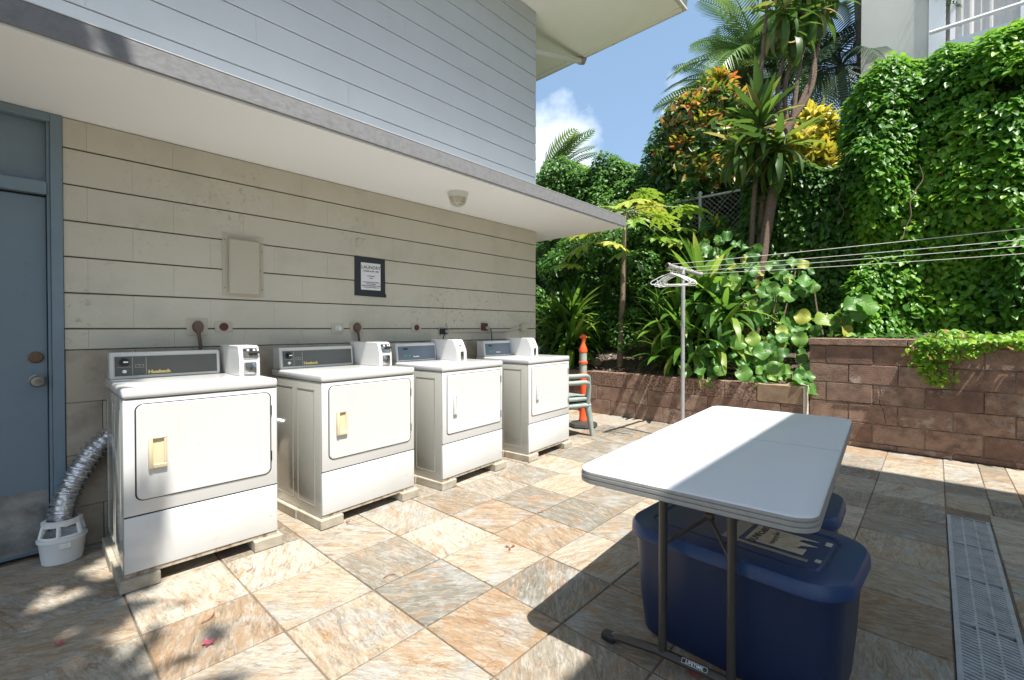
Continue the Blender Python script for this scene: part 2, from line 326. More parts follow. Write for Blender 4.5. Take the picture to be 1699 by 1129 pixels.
def tile_mat():
    m=bpy.data.materials.new('quartzite_tile'); m.use_nodes=True; t=m.node_tree; t.nodes.clear(); n=t.nodes.new; l=t.links.new
    o=n('ShaderNodeOutputMaterial'); p=n('ShaderNodeBsdfPrincipled'); l(p.outputs[0],o.inputs[0])
    tc=n('ShaderNodeTexCoord'); oi=n('ShaderNodeObjectInfo')
    def mth(op,a,b=None):
        x=n('ShaderNodeMath'); x.operation=op
        for i,v in enumerate((a,b)):
            if v is None: continue
            if isinstance(v,(int,float)): x.inputs[i].default_value=v
            else: l(v,x.inputs[i])
        return x.outputs[0]
    rnd=oi.outputs['Random']
    vr=n('ShaderNodeVectorRotate'); vr.rotation_type='Z_AXIS'; l(tc.outputs['Object'],vr.inputs['Vector']); l(mth('MULTIPLY',mth('FRACT',mth('MULTIPLY',rnd,7.31)),6.283),vr.inputs['Angle'])
    ad=n('ShaderNodeVectorMath'); ad.operation='ADD'; l(vr.outputs[0],ad.inputs[0]); l(mth('MULTIPLY',rnd,91.7),ad.inputs[1])
    def noise(scale,st,det=7,rough=.6,dist=0):
        mp=n('ShaderNodeMapping'); mp.inputs['Scale'].default_value=st; l(ad.outputs[0],mp.inputs[0])
        z=n('ShaderNodeTexNoise'); z.inputs['Scale'].default_value=scale; z.inputs['Detail'].default_value=det; z.inputs['Roughness'].default_value=rough; z.inputs['Distortion'].default_value=dist; l(mp.outputs[0],z.inputs['Vector']); return z.outputs[0]
    def rng_(v,a,b):
        x=n('ShaderNodeMapRange'); x.inputs['From Min'].default_value=a; x.inputs['From Max'].default_value=b; l(v,x.inputs['Value']); return x.outputs[0]
    def mix(f,a,b,mode='MIX'):
        x=n('ShaderNodeMix'); x.data_type='RGBA'; x.blend_type=mode
        if isinstance(f,float): x.inputs['Factor'].default_value=f
        else: l(f,x.inputs['Factor'])
        for s,v in (('A',a),('B',b)):
            if isinstance(v,tuple): x.inputs[s].default_value=(*v,1)
            else: l(v,x.inputs[s])
        return x.outputs['Result']
    r=n('ShaderNodeValToRGB'); e=r.color_ramp.elements; cols=[(.36,.30,.215),(.27,.24,.19),(.21,.19,.15),(.44,.39,.31),(.29,.205,.125),(.17,.16,.13),(.37,.32,.245),(.20,.16,.11),(.33,.30,.245)]
    e[0].position=0; e[0].color=(*cols[0],1); e[1].position=1/9; e[1].color=(*cols[1],1)
    for i,c in enumerate(cols[2:]): x=e.new((i+2)/9); x.color=(*c,1)
    r.color_ramp.interpolation='CONSTANT'; l(mth('FRACT',mth('MULTIPLY',rnd,13.7)),r.inputs[0])
    patch=rng_(noise(2.6,(1,2.2,1),5,.6,1.6),.50,.66)
    c=mix(mth('MULTIPLY',patch,.8),r.outputs[0],(.31,.185,.09))
    cool=rng_(noise(3.1,(1.6,1,1),4,.5,.6),.52,.66); c=mix(mth('MULTIPLY',cool,.7),c,(.30,.31,.30))
    st=noise(8,(1,3.6,1),9,.72,1.1); strk=rng_(st,.50,.66); c=mix(mth('MULTIPLY',strk,mth('ADD',.22,mth('MULTIPLY',mth('FRACT',mth('MULTIPLY',rnd,5.37)),.66))),c,(.12,.085,.055))
    st2=rng_(noise(9,(1,4,1),8,.7,1.4),.36,.54); c=mix(mth('SUBTRACT',.38,mth('MULTIPLY',st2,.38)),c,(.60,.57,.51))
    fine=rng_(noise(48,(1,2.6,1),6,.8,.8),.46,.68); c=mix(mth('MULTIPLY',fine,.5),c,(.14,.11,.08)); spk=rng_(noise(60,(1,2,1),3,.6),.66,.74); c=mix(mth('MULTIPLY',spk,.7),c,(.10,.075,.05))
    vein=rng_(noise(3.2,(1,3.5,1),9,.72,2.2),.585,.60); vein2=mth('MULTIPLY',vein,rng_(noise(3.2,(1,3.5,1),9,.72,2.2),.64,.61)); rust=rng_(noise(5.5,(1,2.6,1),8,.68,1.8),.565,.66); c=mix(mth('MULTIPLY',rust,mth('MULTIPLY',mth('FRACT',mth('MULTIPLY',rnd,9.13)),.85)),c,(.36,.185,.07)); c=mix(mth('MULTIPLY',vein2,.75),c,(.20,.095,.04)); l(c,p.inputs['Base Color']); p.inputs['Roughness'].default_value=.62
    b=n('ShaderNodeBump'); b.inputs['Strength'].default_value=1; b.inputs['Distance'].default_value=.009
    l(mth('ADD',mth('ADD',st,mth('MULTIPLY',noise(35,(1,4,1),6,.7),.35)),mth('MULTIPLY',rng_(noise(3.5,(1,2,1),6,.6,1.5),.52,.54),.25)),b.inputs['Height']); l(b.outputs[0],p.inputs['Normal'])
    return m
M['tile']=tile_mat()

# ------------------------------------------------------------------ ground + tiled patio
gm=bmesh.new(); vs=[gm.verts.new(p) for p in ((-60,-60,-.12),(90,-60,-.12),(90,90,-.12),(-60,90,-.12))]; gm.faces.new(vs)
tag(obj('ground',gm,M['ground'],smooth=0),kind='structure')
DY0,DY1=-.272,-.066; DXE=4.245
patio=empty('patio'); patio['kind']='structure'
bm=bmesh.new()
addbox(bm,(-3,DY1,-.1),(6.1,5.6,-.006)); addbox(bm,(-3,-4,-.1),(6.1,DY0,-.006)); addbox(bm,(DXE,DY0,-.1),(6.1,DY1,-.006)); addbox(bm,(-3,DY0,-.1),(DXE,DY1,-.04))
obj('grout_bed',bm,M['grout'],patio,smooth=0)
tiles={}
def tile(x0,x1,y0,y1):
    g=.0028; w_,d_=round(x1-x0-2*g,3),round(y1-y0-2*g,3)
    if w_<.02 or d_<.02: return
    k=(w_,d_,random.randrange(3) if w_>.35 and d_>.35 else 0)
    if k not in tiles:
        b=bmesh.new()
        pts=[]
        # slightly chipped outline
        nseg=5
        for (ax,ay,bx,by) in ((-1,-1,1,-1),(1,-1,1,1),(1,1,-1,1),(-1,1,-1,-1)):
            for i in range(nseg):
                f=i/nseg; px=(ax+(bx-ax)*f)*w_/2; py=(ay+(by-ay)*f)*d_/2
                j=random.uniform(-.0012,.0012) if i else -.002
                pts.append((px-(.0 if abs(px)<1e-9 else math.copysign(abs(j),px)),py-(.0 if abs(py)<1e-9 else math.copysign(abs(j),py))))
        prism(b,pts,lambda a,c,d:(a,c,d),-.012,0,.0025)
        me=finish(b,'tile',30); me.materials.append(M['tile']); tiles[k]=me
    o=link('floor_tile',tiles[k],patio); o.location=((x0+x1)/2,(y0+y1)/2,random.uniform(-.0008,.0012)); o.rotation_euler=(random.uniform(-.002,.002),random.uniform(-.002,.002),0)
xs=[1.16+.4075*k for k in range(-5,12)]; xs=[x for x in xs if x<6.0]; xs.append(6.05)
ys=[.341+.4065*k for k in range(-5,8)]+[3.59]
ys=sorted(set(round(y,4) for y in ys))
for i in range(len(xs)-1):
    for j in range(len(ys)-1):
        x0,x1,y0,y1=xs[i],xs[i+1],ys[j],ys[j+1]
        if abs(y1-(-.0655))<.02:         # strip holding the drain
            if x0<DXE-.05:
                tile(x0,x1,y0,DY0-.004); continue
            tile(x0,x1,y0,(y0+y1)/2-.03); tile(x0,(x0+x1)/2,(y0+y1)/2-.03,y1); tile((x0+x1)/2,x1,(y0+y1)/2-.03,y1); continue
        if x0>5.8 and y1>1.05: continue
        tile(x0,min(x1,5.85) if y0>1.0 else x1,y0,y1)
y=3.59
while y<5.3:
    x=4.33
    while x<5.8:
        tile(x,min(x+.4075,5.85),y,y+.4065); x+=.4075
    y+=.4065
# drain grate
dr=empty('drain_grate',(3,(DY0+DY1)/2,0),0,'long grey slotted channel grate set in the stone floor beside the blue totes','drain')
def grate_mesh(Lg):
    b=bmesh.new(); W=DY1-DY0-.006; t=.016
    addbox(b,(0,-W/2,-t),(Lg,-W/2+.018,0),.001); addbox(b,(0,W/2-.018,-t),(Lg,W/2,0),.001)
    addbox(b,(0,-W/2+.0181,-t),(.010,W/2-.0181,-.0005)); addbox(b,(Lg-.010,-W/2+.0181,-t),(Lg,W/2-.0181,-.0005))
    cw=(W-.036-.016)/3; y0=-W/2+.018
    for k in (1,2): addbox(b,(.0101,y0+k*cw+(k-1)*.008,-t),(Lg-.0101,y0+k*cw+k*.008,-.0008))
    n=int(Lg/.0235)
    for k in range(3):
        ya=y0+k*(cw+.008)+.0001; yb=ya+cw-.0002
        for i in range(n-1):
            x0=.014+i*.0235; sk=.014
            v=[b.verts.new(p) for p in ((x0,ya,-.001),(x0+.0125,ya,-.001),(x0+.0125+sk,yb,-.001),(x0+sk,yb,-.001),(x0,ya,-t),(x0+.0125,ya,-t),(x0+.0125+sk,yb,-t),(x0+sk,yb,-t))]
            if x0+.0125+sk>Lg-.0102: 
                for q in v: b.verts.remove(q)
                continue
            for f in ((0,1,2,3),(4,7,6,5),(0,4,5,1),(1,5,6,2),(2,6,7,3),(3,7,4,0)): b.faces.new([v[q] for q in f])
    return finish(b,'grate_section',0)
gme=grate_mesh(.497); gme.materials.append(M['grate'])
for k in range(10):
    o=link('grate_section',gme,dr); o.location=(DXE-.004-.5*(k+1)-3,0,random.uniform(.002,.005))

# ------------------------------------------------------------------ laundry building
WX0,WX1,WY=.2,4.33,3.59
bld=empty('laundry_building',(2,5,0),0,'two storey house with beige block ground floor, grey siding above and white canopy','building')
P0=Vector((-2,-5,0))
def bbox(name,lo,hi,m,bev=.002,par=None,seg=1): 
    par=par or bld
    return box(name,Vector(lo)+P0,Vector(hi)+P0,m,par,bev,seg)
core=bmesh.new()
addbox(core,Vector((WX0+.002,WY+.012,0))+P0,Vector((WX1-.004,9.2,2.44))+P0)
addbox(core,Vector((-5,WY+.02,2.56))+P0,Vector((WX1-.004,9.2,5.07))+P0)
addbox(core,Vector((-5,WY+.3,0))+P0,Vector((WX0,9.2,2.44))+P0)
obj('wall_core',core,M['mortar'],bld,smooth=0)
bc={}
def hbox(b,lo,hi,bev):
    vs=addbox(b,lo,hi); es=[e for e in {e for v in vs for e in v.link_edges} if abs(e.verts[0].co.x-e.verts[1].co.x)>1e-5]
    bmesh.ops.bevel(b,geom=es,offset=bev,segments=1,affect='EDGES')
def block(par,name,x0,x1,z0,z1,yf,dep,m,cache,off,axis='x',bev=.003,gap=(.0012,.003)):
    wv=round(x1-x0-2*gap[0],3); hv=round(z1-z0-2*gap[1],3)
    if wv<.01 or hv<.01: return
    k=(wv,hv,m.name)
    if k not in cache:
        b=bmesh.new(); (hbox(b,(-wv/2,0,-hv/2),(wv/2,dep,hv/2),.004) if m.name=='painted_block' else addbox(b,(-wv/2,0,-hv/2),(wv/2,dep,hv/2),bev)); me=finish(b,name,30); me.materials.append(m); cache[k]=me
    o=link(name,cache[k],par)
    if axis=='x': o.location=Vector(((x0+x1)/2,yf+random.uniform(-.0004,.0003),(z0+z1)/2))+off
    else: o.location=Vector((yf+random.uniform(-.003,.002),(x0+x1)/2,(z0+z1)/2))+off; o.rotation_euler=(0,0,-PI/2)
    return o
zs=[2.434,2.265,2.062,1.859,1.656,1.452,1.249,1.127]
for r in range(7):
    x=.299 if r%2==0 else .096; x0=WX0
    js=[WX0]+[v for v in [x+.406*k for k in range(12)] if WX0+.03<v<WX1-.03]+[WX1]
    for a,b_ in zip(js,js[1:]): block(bld,'concrete_block',a,b_,zs[r+1],zs[r],WY,.09,M['wall'],bc,P0,gap=(.0003,.0042))
zt=[1.127,.829,.531,.233,0]
for r in range(4):
    x=.207 if r%2==0 else .057
    js=[WX0]+[v for v in [x+.3*k for k in range(16)] if WX0+.03<v<WX1-.03]+[WX1]
    for a,b_ in zip(js,js[1:]): block(bld,'wall_tile',a,b_,zt[r+1],zt[r],WY-.006,.03,M['tilebase'],bc,P0,gap=(.001,.001))
# end wall (facing +x) blocks
for r in range(7):
    js=[3.60+.406*k for k in range(6)]
    for a,b_ in zip(js,js[1:]): block(bld,'concrete_block',a,b_,zs[r+1],zs[r],WX1-.003,.05,M['wall'],bc,P0,axis='x2') if False else None
bbox('end_wall',(WX1-.0035,WY+.095,0),(WX1-.001,9.2,2.44),M['wall'],0)
bbox('upper_end_wall',(WX1-.0035,WY+.04,2.56),(WX1-.001,9.2,5.07),M['siding'],0)
# siding: lapped boards
zz=3.078-.2032*3; row=0; sc={}
while zz<5.06:
    z1=min(zz+.2032,5.075); js=[-5,-3.1+(row%3)*.7,-.6+(row%2)*.9,1.9+(row%3)*.55,WX1] if row%2 else [-5,-2.2,.9+(row%3)*.3,WX1]
    for a,b_ in zip(js,js[1:]):
        b=bmesh.new(); g=.0006; z0=zz+.009
        prof=[(0,z0),(0,z1),(.012,z1),(.02,z1-.001),(.02,z0)]
        lo=[b.verts.new(Vector((a+g,WY-.006 + q[0]+ (0 if i in(0,4) else (.007 if q[0]==0 else 0)),q[1]))+P0) for i,q in enumerate([(0,z0),(0,z1),(.022,z1),(.022,z0)])]
        hi=[b.verts.new(v.co+Vector((b_-a-2*g,0,0))) for v in lo]
        for j in range(4): b.faces.new((lo[j],lo[(j+1)%4],hi[(j+1)%4],hi[j]))
        b.faces.new(lo[::-1]); b.faces.new(hi); bmesh.ops.recalc_face_normals(b,faces=b.faces[:])
        obj('siding_board',b,M['siding'],bld,smooth=0)
    zz+=.2032; row+=1
# canopy slab
cp=bbox('canopy',(-5,2.70,2.434),(4.87,WY+2.2,2.545),M['canopy'],.002)
cp2=box('canopy_fascia',Vector((-5,2.682,2.447))+P0,Vector((4.893,2.6985,2.556))+P0,M['fascia'],bld,.003)
box('canopy_end_fascia',Vector((4.872,2.700,2.447))+P0,Vector((4.893,5.6,2.556))+P0,M['fascia'],bld,.003)
bbox('drip_edge',(-5,2.680,2.5565),(4.895,2.72,2.560),M['white'],0)
# cut canopy behind wall: covered by walls.  upper roof
rf=bbox('roof',(-5.6,2.26,5.085),(5.50,10,5.22),M['eave'],.002)
bbox('roof_fascia',(-5.6,2.222,5.075),(5.53,2.258,5.25),M['eavetrim'],.004)
bbox('roof_end_fascia',(5.502,2.26,5.075),(5.533,10,5.25),M['eavetrim'],.004)
bbox('soffit_trim',(-5.5,2.262,5.074),(5.40,2.33,5.0845),M['eave'],.001)
bbox('soffit_trim',(5.42,2.262,5.074),(5.5,9.5,5.0845),M['eave'],.001)
b=bmesh.new(); tube(b,[Vector((2.0,2.20,5.235))+P0,Vector((5.55,2.20,5.235))+P0],.035,12); obj('gutter',b,M['farwhite'],bld)
b=bmesh.new(); tube(b,[Vector(p)+P0 for p in ((4.28,3.70,4.62),(4.36,3.70,4.68),(5.44,3.70,5.01))],.038,12); dp=obj('downpipe',b,M['pipe'],bld)
b=bmesh.new(); tube(b,[Vector(p)+P0 for p in ((5.42,3.70,5.003),(5.50,3.70,5.03),(5.53,3.70,5.10))],.047,12); obj('pipe_elbow',b,M['pinkcap'],dp)
# door and frame (part of building)
dr_=empty('blue_door',(0,3.62,0)); dr_.parent=bld; dr_.location=Vector((-.36,3.62,0))+P0
def db(n,lo,hi,m,bev=.002): return box(n,Vector(lo)-Vector((-.36,3.62,0)),Vector(hi)-Vector((-.36,3.62,0)),m,dr_,bev)
db('door_frame',(.150,3.578,0),(.198,3.70,2.432),M['doorframe']); db('door_frame',(-1.0,3.578,0),(-.95,3.70,2.432),M['doorframe'])
db('door_stop',(.136,3.592,0),(.1495,3.70,2.43),M['doorframe'])
db('door_header',(-.949,3.578,2.385),(.1495,3.70,2.432),M['doorframe'])
db('transom_rail',(-.949,3.582,1.985),(.1355,3.70,2.052),M['doorframe'])
db('transom_panel',(-.949,3.625,2.0525),(.1355,3.66,2.3845),M['door'])
db('door_panel',(-.949,3.622,.012),(.133,3.66,1.975),M['door'],.003)
db('kick_plate',(-.945,3.6185,.03),(.131,3.6215,.36),M['kick'],.0005)
def yl(cx,cz,y0): return Matrix.Translation(Vector((cx,y0,cz))-Vector((-.36,3.62,0)))@Matrix.Rotation(R(90),4,'X')
b=bmesh.new(); lathe(b,[(.031,0),(.031,.008),(.024,.014),(.014,.014),(.013,.018),(.003,.018)],24,mtx=yl(.088,1.093,3.6225)); obj('deadbolt',b,M['brass'],dr_)
b=bmesh.new(); lathe(b,[(.034,0),(.034,.006),(.02,.01),(.014,.02),(.016,.035),(.030,.045),(.032,.058),(.026,.066),(.010,.067),(.008,.063),(.002,.063)],24,mtx=yl(.092,.965,3.6225)); obj('door_knob',b,M['steel'],dr_)

# ------------------------------------------------------------------ wall fittings
def wbox(name,x0,x1,z0,z1,d,m,par=None,bev=.002,y=WY,off=None):
    return box(name,Vector((x0,y-d,z0))-(off or Vector()),Vector((x1,y-.0012,z1))-(off or Vector()),m,par,bev)
o0=Vector((1.108,WY,1.471)); eb=empty('electrical_box',o0,0,'beige painted recessed electrical box with closed lid on the block wall','electrical box')
wbox('back_plate',.978,1.238,1.475,1.903,.006,M['boxpaint'],eb,.001,off=o0)
wbox('box_lid',1.012,1.205,1.492,1.868,.030,M['boxpaint'],eb,.008,y=WY-.0062,off=o0)
for px,pz in ((.99,1.86),(1.226,1.86),(.99,1.53),(1.226,1.53),(1.226,1.80)): wbox('screw',px-.004,px+.004,pz-.004,pz+.004,.003,M['steel'],eb,.001,y=WY-.0064,off=o0)
wbox('latch',1.213,1.221,1.66,1.672,.006,M['rust'],eb,.001,y=WY-.0064,off=o0)
o0=Vector((2.1,WY,1.53)); sg=empty('laundry_sign',o0,0,'white printed laundry notice framed in black tape on the wall','sign')
b=bmesh.new(); prism(b,[(-.150,0),(.150,-.006),(.150,.02),(.140,.028),(.138,.325),(-.15,.330)],lambda a,c,d:(a,-d,c),.0012,.006); obj('tape_border',b,M['tape'],sg,smooth=0)
box('paper',(-.094,-.0085,.052),(.092,-.0062,.283),M['paper'],sg,.0003)
text('LAUNDRY',.040,'heading',M['bprint'],sg,FACE(0,-.0093,.232),bold=.0002)
text('HOURS: 8 AM - 9PM',.0165,'notice_line',M['bprint'],sg,FACE(0,-.0093,.207),bold=.0003)
for s_,z_ in (('NO SMOKING',.168),('PLEASE',.150),('ALL MACHINES ARE SELF SERVICE',.115),('USE AT OWN RISK',.100),('REMOVE CLOTHES PROMPTLY WHEN',.085),('CYCLE IS DONE. THANK YOU.',.070)):
    text(s_,.0115 if z_>.12 else .0105,'notice_line',M['bprint'],sg,FACE(0,-.0093,z_),bold=.0002)
def outlet(x0,x1,z0,z1,kind,label):
    o0=Vector(((x0+x1)/2,WY,z0)); e=empty('wall_outlet',o0,0,label,'outlet','outlets in a row above the dryers')
    wbox('cover_plate',x0,x1,z0,z1,.006,M['boxpaint'],e,.002,off=o0)
    cx=(x0+x1)/2; cz=(z0+z1)/2
    mt=lambda dz=0,dx=0:Matrix.Translation(Vector((cx+dx,WY-.006,cz+dz))-o0)@Matrix.Rotation(R(90),4,'X')
    if kind=='sock':
        b=bmesh.new(); lathe(b,[(.027,0),(.027,.004),(.022,.006),(.002,.006)],20,mtx=mt()); obj('socket',b,M['redsock'],e)
    if kind=='plug':
        b=bmesh.new(); lathe(b,[(.030,0),(.032,.02),(.026,.035),(.002,.036)],16,sy=1.25,mtx=mt()); pl=obj('plug',b,M['brownplug'],e)
        b=bmesh.new(); tube(b,[(0,-.025,cz-z0-.02),(.004,-.032,cz-z0-.06),(.01,-.03,-.05),(.015,-.025,-.20),(.02,-.03,-.45)],.011,8); obj('cord',b,M['brownplug'],e)
    if kind=='white':
        b=bmesh.new(); lathe(b,[(.027,0),(.027,.004),(.022,.008),(.018,.025),(.002,.026)],20,mtx=mt(.0,.008)); obj('socket',b,M['lampwhite'],e)
    if kind=='pair':
        box('outlet_face',(-.04,-.030,.004),(.045,-.0065,z1-z0-.004),M['redsock'] if 'right' in label else M['black'],e,.003)
        box('plug',(.0,-.055,.018),(.042,-.0305,.05),M['greyplug'],e,.006,2)
        b=bmesh.new(); tube(b,[(.035,-.045,.034),(.07,-.05,.01),(.085,-.045,-.06),(.085,-.05,-.16)] if 'right' in label else [(.005,-.05,.02),(-.03,-.055,-.02),(-.05,-.05,-.12)],.005,6); obj('cord',b,M['black'],e)
    return e
outlet(.770,.888,1.205,1.318,'plug','large square outlet with a brown plug and cord, behind the nearest dryer')
outlet(.930,1.036,1.228,1.297,'sock','small beige outlet with dark red round socket, right of the first brown plug')
outlet(1.745,1.850,1.208,1.293,'white','small outlet with a white round socket above the second dryer')
outlet(1.905,2.022,1.212,1.308,'plug','square outlet with a brown plug and cord, above the second dryer')
outlet(2.520,2.628,1.222,1.298,'sock','small beige outlet with dark round socket between second and third dryer')
outlet(2.84,2.93,1.190,1.257,'pair','black outlet box with grey plug on the conduit above the third dryer')
outlet(3.40,3.49,1.224,1.312,'pair','dark red outlet box with grey plug on the right, above the fourth dryer')
o0=Vector((4.08,WY,1.2)); e=empty('junction_box',o0,0,'beige junction box and conduit near the corner of the block wall','junction box')
wbox('box_body',4.03,4.12,1.222,1.30,.045,M['boxpaint'],e,.004,off=o0)
b=bmesh.new(); tube(b,[Vector(p)-o0 for p in ((2.93,WY-.014,1.225),(3.3,WY-.014,1.222),(3.78,WY-.014,1.222),(3.90,WY-.016,1.245),(4.03,WY-.02,1.262))],.010,8); obj('conduit',b,M['boxpaint'],e)
# ceiling light
e=empty('ceiling_light',(2.64,3.07,2.433),0,'round caged bulkhead light fixed under the white canopy','light')
b=bmesh.new(); lathe(b,[(.088,0),(.088,-.012),(.078,-.04),(.076,-.046),(.002,-.046)],32); obj('housing',b,M['lampwhite'],e)
b=bmesh.new(); lathe(b,[(.070,-.0465),(.072,-.06),(.064,-.09),(.045,-.112),(.002,-.118)],28); obj('glass',b,M['lampglass'],e)
b=bmesh.new()
for a in (-.028,.028):
    tube(b,[(a,.07*math.cos(t),-.045-.080*math.sin(t)) for t in np.linspace(0,PI,11)],.003,6)
    tube(b,[(.07*math.cos(t),a,-.045-.080*math.sin(t)) for t in np.linspace(0,PI,11)],.003,6)
tube(b,[(.058*math.cos(t),.058*math.sin(t),-.105) for t in np.linspace(0,2*PI,25)],.003,6); tube(b,[(.077*math.cos(t),.077*math.sin(t),-.047) for t in np.linspace(0,2*PI,25)],.004,6)
obj('cage',b,M['lampwhite'],e); e.scale=(1.03,1.03,.95)

# ------------------------------------------------------------------ dryers
def dryer(FL,rz,w,kind,label):
    d=.675; e=empty('clothes_dryer',(FL[0],FL[1],.062),rz,label,'dryer','dryers standing in a row along the wall')
    W=M['white'] if kind=='A' else M['white_b']
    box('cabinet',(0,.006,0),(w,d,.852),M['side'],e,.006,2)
    # embossed frame lines on the left side
    for s,x in ((-1,-.0012),):
        b=bmesh.new()
        for (y0,y1) in ((.08,.30),(.36,.60)):
            for (a0,a1,c0,c1) in ((y0,y0+.006,.06,.80),(y1-.006,y1,.06,.80),(y0,y1,.06,.066),(y0,y1,.794,.80)):
                addbox(b,(x,a0,c0),(.003,a1,c1))
        obj('side_rib',b,M['side'],e,smooth=0)
    box('front_panel',(0.001,-.006,.292),(w-.001,.0055,.848),W,e,.004,2)
    box('lower_panel',(0.001,-.008,.020),(w-.001,.0055,.286),W,e,.005,2)
    box('base_rail',(.002,-.002,-.001),(w-.002,.0055,.018),M['rust'],e,.001)
    box('panel_gap',(.003,-.003,.285),(w-.003,.005,.293),M['gap'],e,0)
    box('worktop',(-.003,-.014,.853),(w+.003,d-.01,.902),W,e,.014,3)
    dx0,dx1=.05,w-(.038 if kind=='A' else .033); dz0,dz1=.362,.822
    b=bmesh.new(); prism(b,rrect((dx0+dx1)/2,(dz0+dz1)/2,dx1-dx0+.0125,dz1-dz0+.009,.034 if kind=='A' else .018),lambda a,c,q:(a,-q,c),.0,.0068); obj('door_gap',b,M['gap'],e)
    b=bmesh.new(); prism(b,rrect((dx0+dx1)/2,(dz0+dz1)/2,dx1-dx0,dz1-dz0,.03 if kind=='A' else .014),lambda a,c,q:(a,-q,c),.007,.013,.004); do=obj('door',b,W,e)
    hw=.074 if kind=='A' else .042; hx=.093 if kind=='A' else .105; hm=M['cream'] if kind=='A' else W
    z0,z1=.508,.662
    b=bmesh.new()
    # pocket handle: frame with a slanted recess
    addbox(b,(hx,-.030,z0),(hx+.018,-.0133,z1),.004,2); addbox(b,(hx+.0181,-.028,z0),(hx+hw,-.0133,z0+.02),.003); addbox(b,(hx+.0181,-.024,z1-.012),(hx+hw,-.0133,z1),.003)
    addbox(b,(hx+hw-.012,-.024,z0+.0201),(hx+hw,-.0133,z1-.0121),.003)
    v=[b.verts.new(p) for p in ((hx+.0185,-.0145,z0+.0202),(hx+hw-.0122,-.022,z0+.0202),(hx+hw-.0122,-.0145,z1-.0122),(hx+.0185,-.0136,z1-.0122))]; b.faces.new(v)
    obj('handle',b,hm,do)
    if kind=='B':
        for zc in (.43,.74):
            box('hinge',(dx1+.0045,-.014,zc-.03),(dx1+.010,-.0065,zc+.03),M['gap'],do,.001)
    else:
        for zc in (.46,.72): box('hinge',(dx1+.0050,-.0125,zc-.028),(dx1+.0085,-.0065,zc+.028),M['gap'],do,.001)
    for sx in (.07,w-.07): 
        b=bmesh.new(); lathe(b,[(.0045,0),(.0045,.002),(.001,.003)],8,mtx=Matrix.Translation((sx,-.0022,.009))@Matrix.Rotation(R(90),4,'X')); obj('screw',b,M['steel'],e)
    # console: slanted face
    cx1=w-.145 if kind=='A' else w*.63; zc0=.9025; hc=.150 if kind=='A' else .158; yb=d-.012
    prof=[(.555,zc0),(.572,zc0+hc-.008),(.580,zc0+hc),(yb,zc0+hc),(yb,zc0)]
    b=bmesh.new(); prism(b,prof,lambda a,c,q:(q,a,c),.008,cx1)
    bmesh.ops.bevel(b,geom=[ed for ed in b.edges],offset=.005,segments=2,affect='EDGES'); co=obj('console',b,W,e)
    th=math.atan2(.017,hc-.008)
    # panel frame: local plane matrix on slanted face
    PM=Matrix.Translation((.008,.555,zc0))@Matrix.Rotation(R(90)-th,4,'X')   # local x -> x, local y -> up the slope, local z -> outward(-y)
    cw=cx1-.008
    def pbox(n,x0,x1,y0,y1,z0,z1,m,bev=.001):
        b=bmesh.new(); addbox(b,(x0,y0,z0),(x1,y1,z1),bev,1,PM); return obj(n,b,m,co)
    if kind=='A':
        pbox('panel_frame',.016,cw-.012,.012,.132,.0005,.0025,M['line']); pbox('control_panel',.021,cw-.017,.017,.127,.0026,.0042,M['panel'])
        for x0,x1,y0,y1 in ((.098,.0995,.022,.122),(.160,.1615,.022,.122),(.030,.096,.066,.0673),(.112,.150,.062,.0632),(.112,.150,.078,.0792),(.112,.1132,.062,.079),(.149,.1502,.062,.079),(.130,.1312,.062,.079)):
            pbox('printed_line',x0,x1,y0,y1,.0043,.0048,M['line'],0)
        b=bmesh.new(); lathe(b,[(.024,.0043),(.023,.008),(.014,.009),(.012,.022),(.002,.023)],20,mtx=PM@Matrix.Translation((.063,.094,0))); k_=obj('timer_knob',b,M['black'],co)
        b=bmesh.new(); addbox(b,(.056,.090,.0235),(.078,.098,.030),.002,1,PM); obj('knob_pointer',b,M['wprint'],co)
        b=bmesh.new(); lathe(b,[(.010,.0043),(.009,.012),(.002,.013)],14,mtx=PM@Matrix.Translation((.063,.042,0))); obj('start_button',b,M['wprint'],co)
        text('Huebsch',.026,'brand_lettering',M['gold'],co,PM@Matrix.Translation((.222,.026,.0048)),bold=.0013,sx=1.15)
    else:
        pbox('control_panel',.022,cw-.014,.014,.132,.0005,.0035,M['panelb'],.001)
        pbox('display',.075,.125,.102,.116,.0036,.0045,M['black'],0)
        text('18:8',.022,'display_digits',M['green_led'],co,PM@Matrix.Translation((.095,.045,.0042)))
        pbox('indicator',.135,.150,.048,.054,.0036,.0045,M['green_led'],0)
        text('Huebsch',.017,'brand_lettering',M['wprint'],co,PM@Matrix.Translation((.215,.035,.0042)),bold=.0009,sx=1.1)
    # coin box
    if kind=='A':
        x0,x1=w-.120,w-.008; yf=.245; prof=[(yf,zc0),(yf+.004,zc0+.10),(yf+.03,zc0+.175),(yf+.05,zc0+.182),(yb-.02,zc0+.182),(yb-.02,zc0)]
    else:
        x0,x1=cx1+.006,w-.12+.0; yf=.30; x0=cx1+.012; x1=cx1+.135; prof=[(yf,zc0),(yf+.002,zc0+.085),(yf+.045,zc0+.17),(yf+.06,zc0+.185),(yb-.02,zc0+.19),(yb-.02,zc0)]
    b=bmesh.new(); prism(b,prof,lambda a,c,q:(q,a,c),x0,x1); bmesh.ops.bevel(b,geom=[ed for ed in b.edges],offset=.003,segments=1,affect='EDGES'); cb=obj('coin_box',b,W,e)
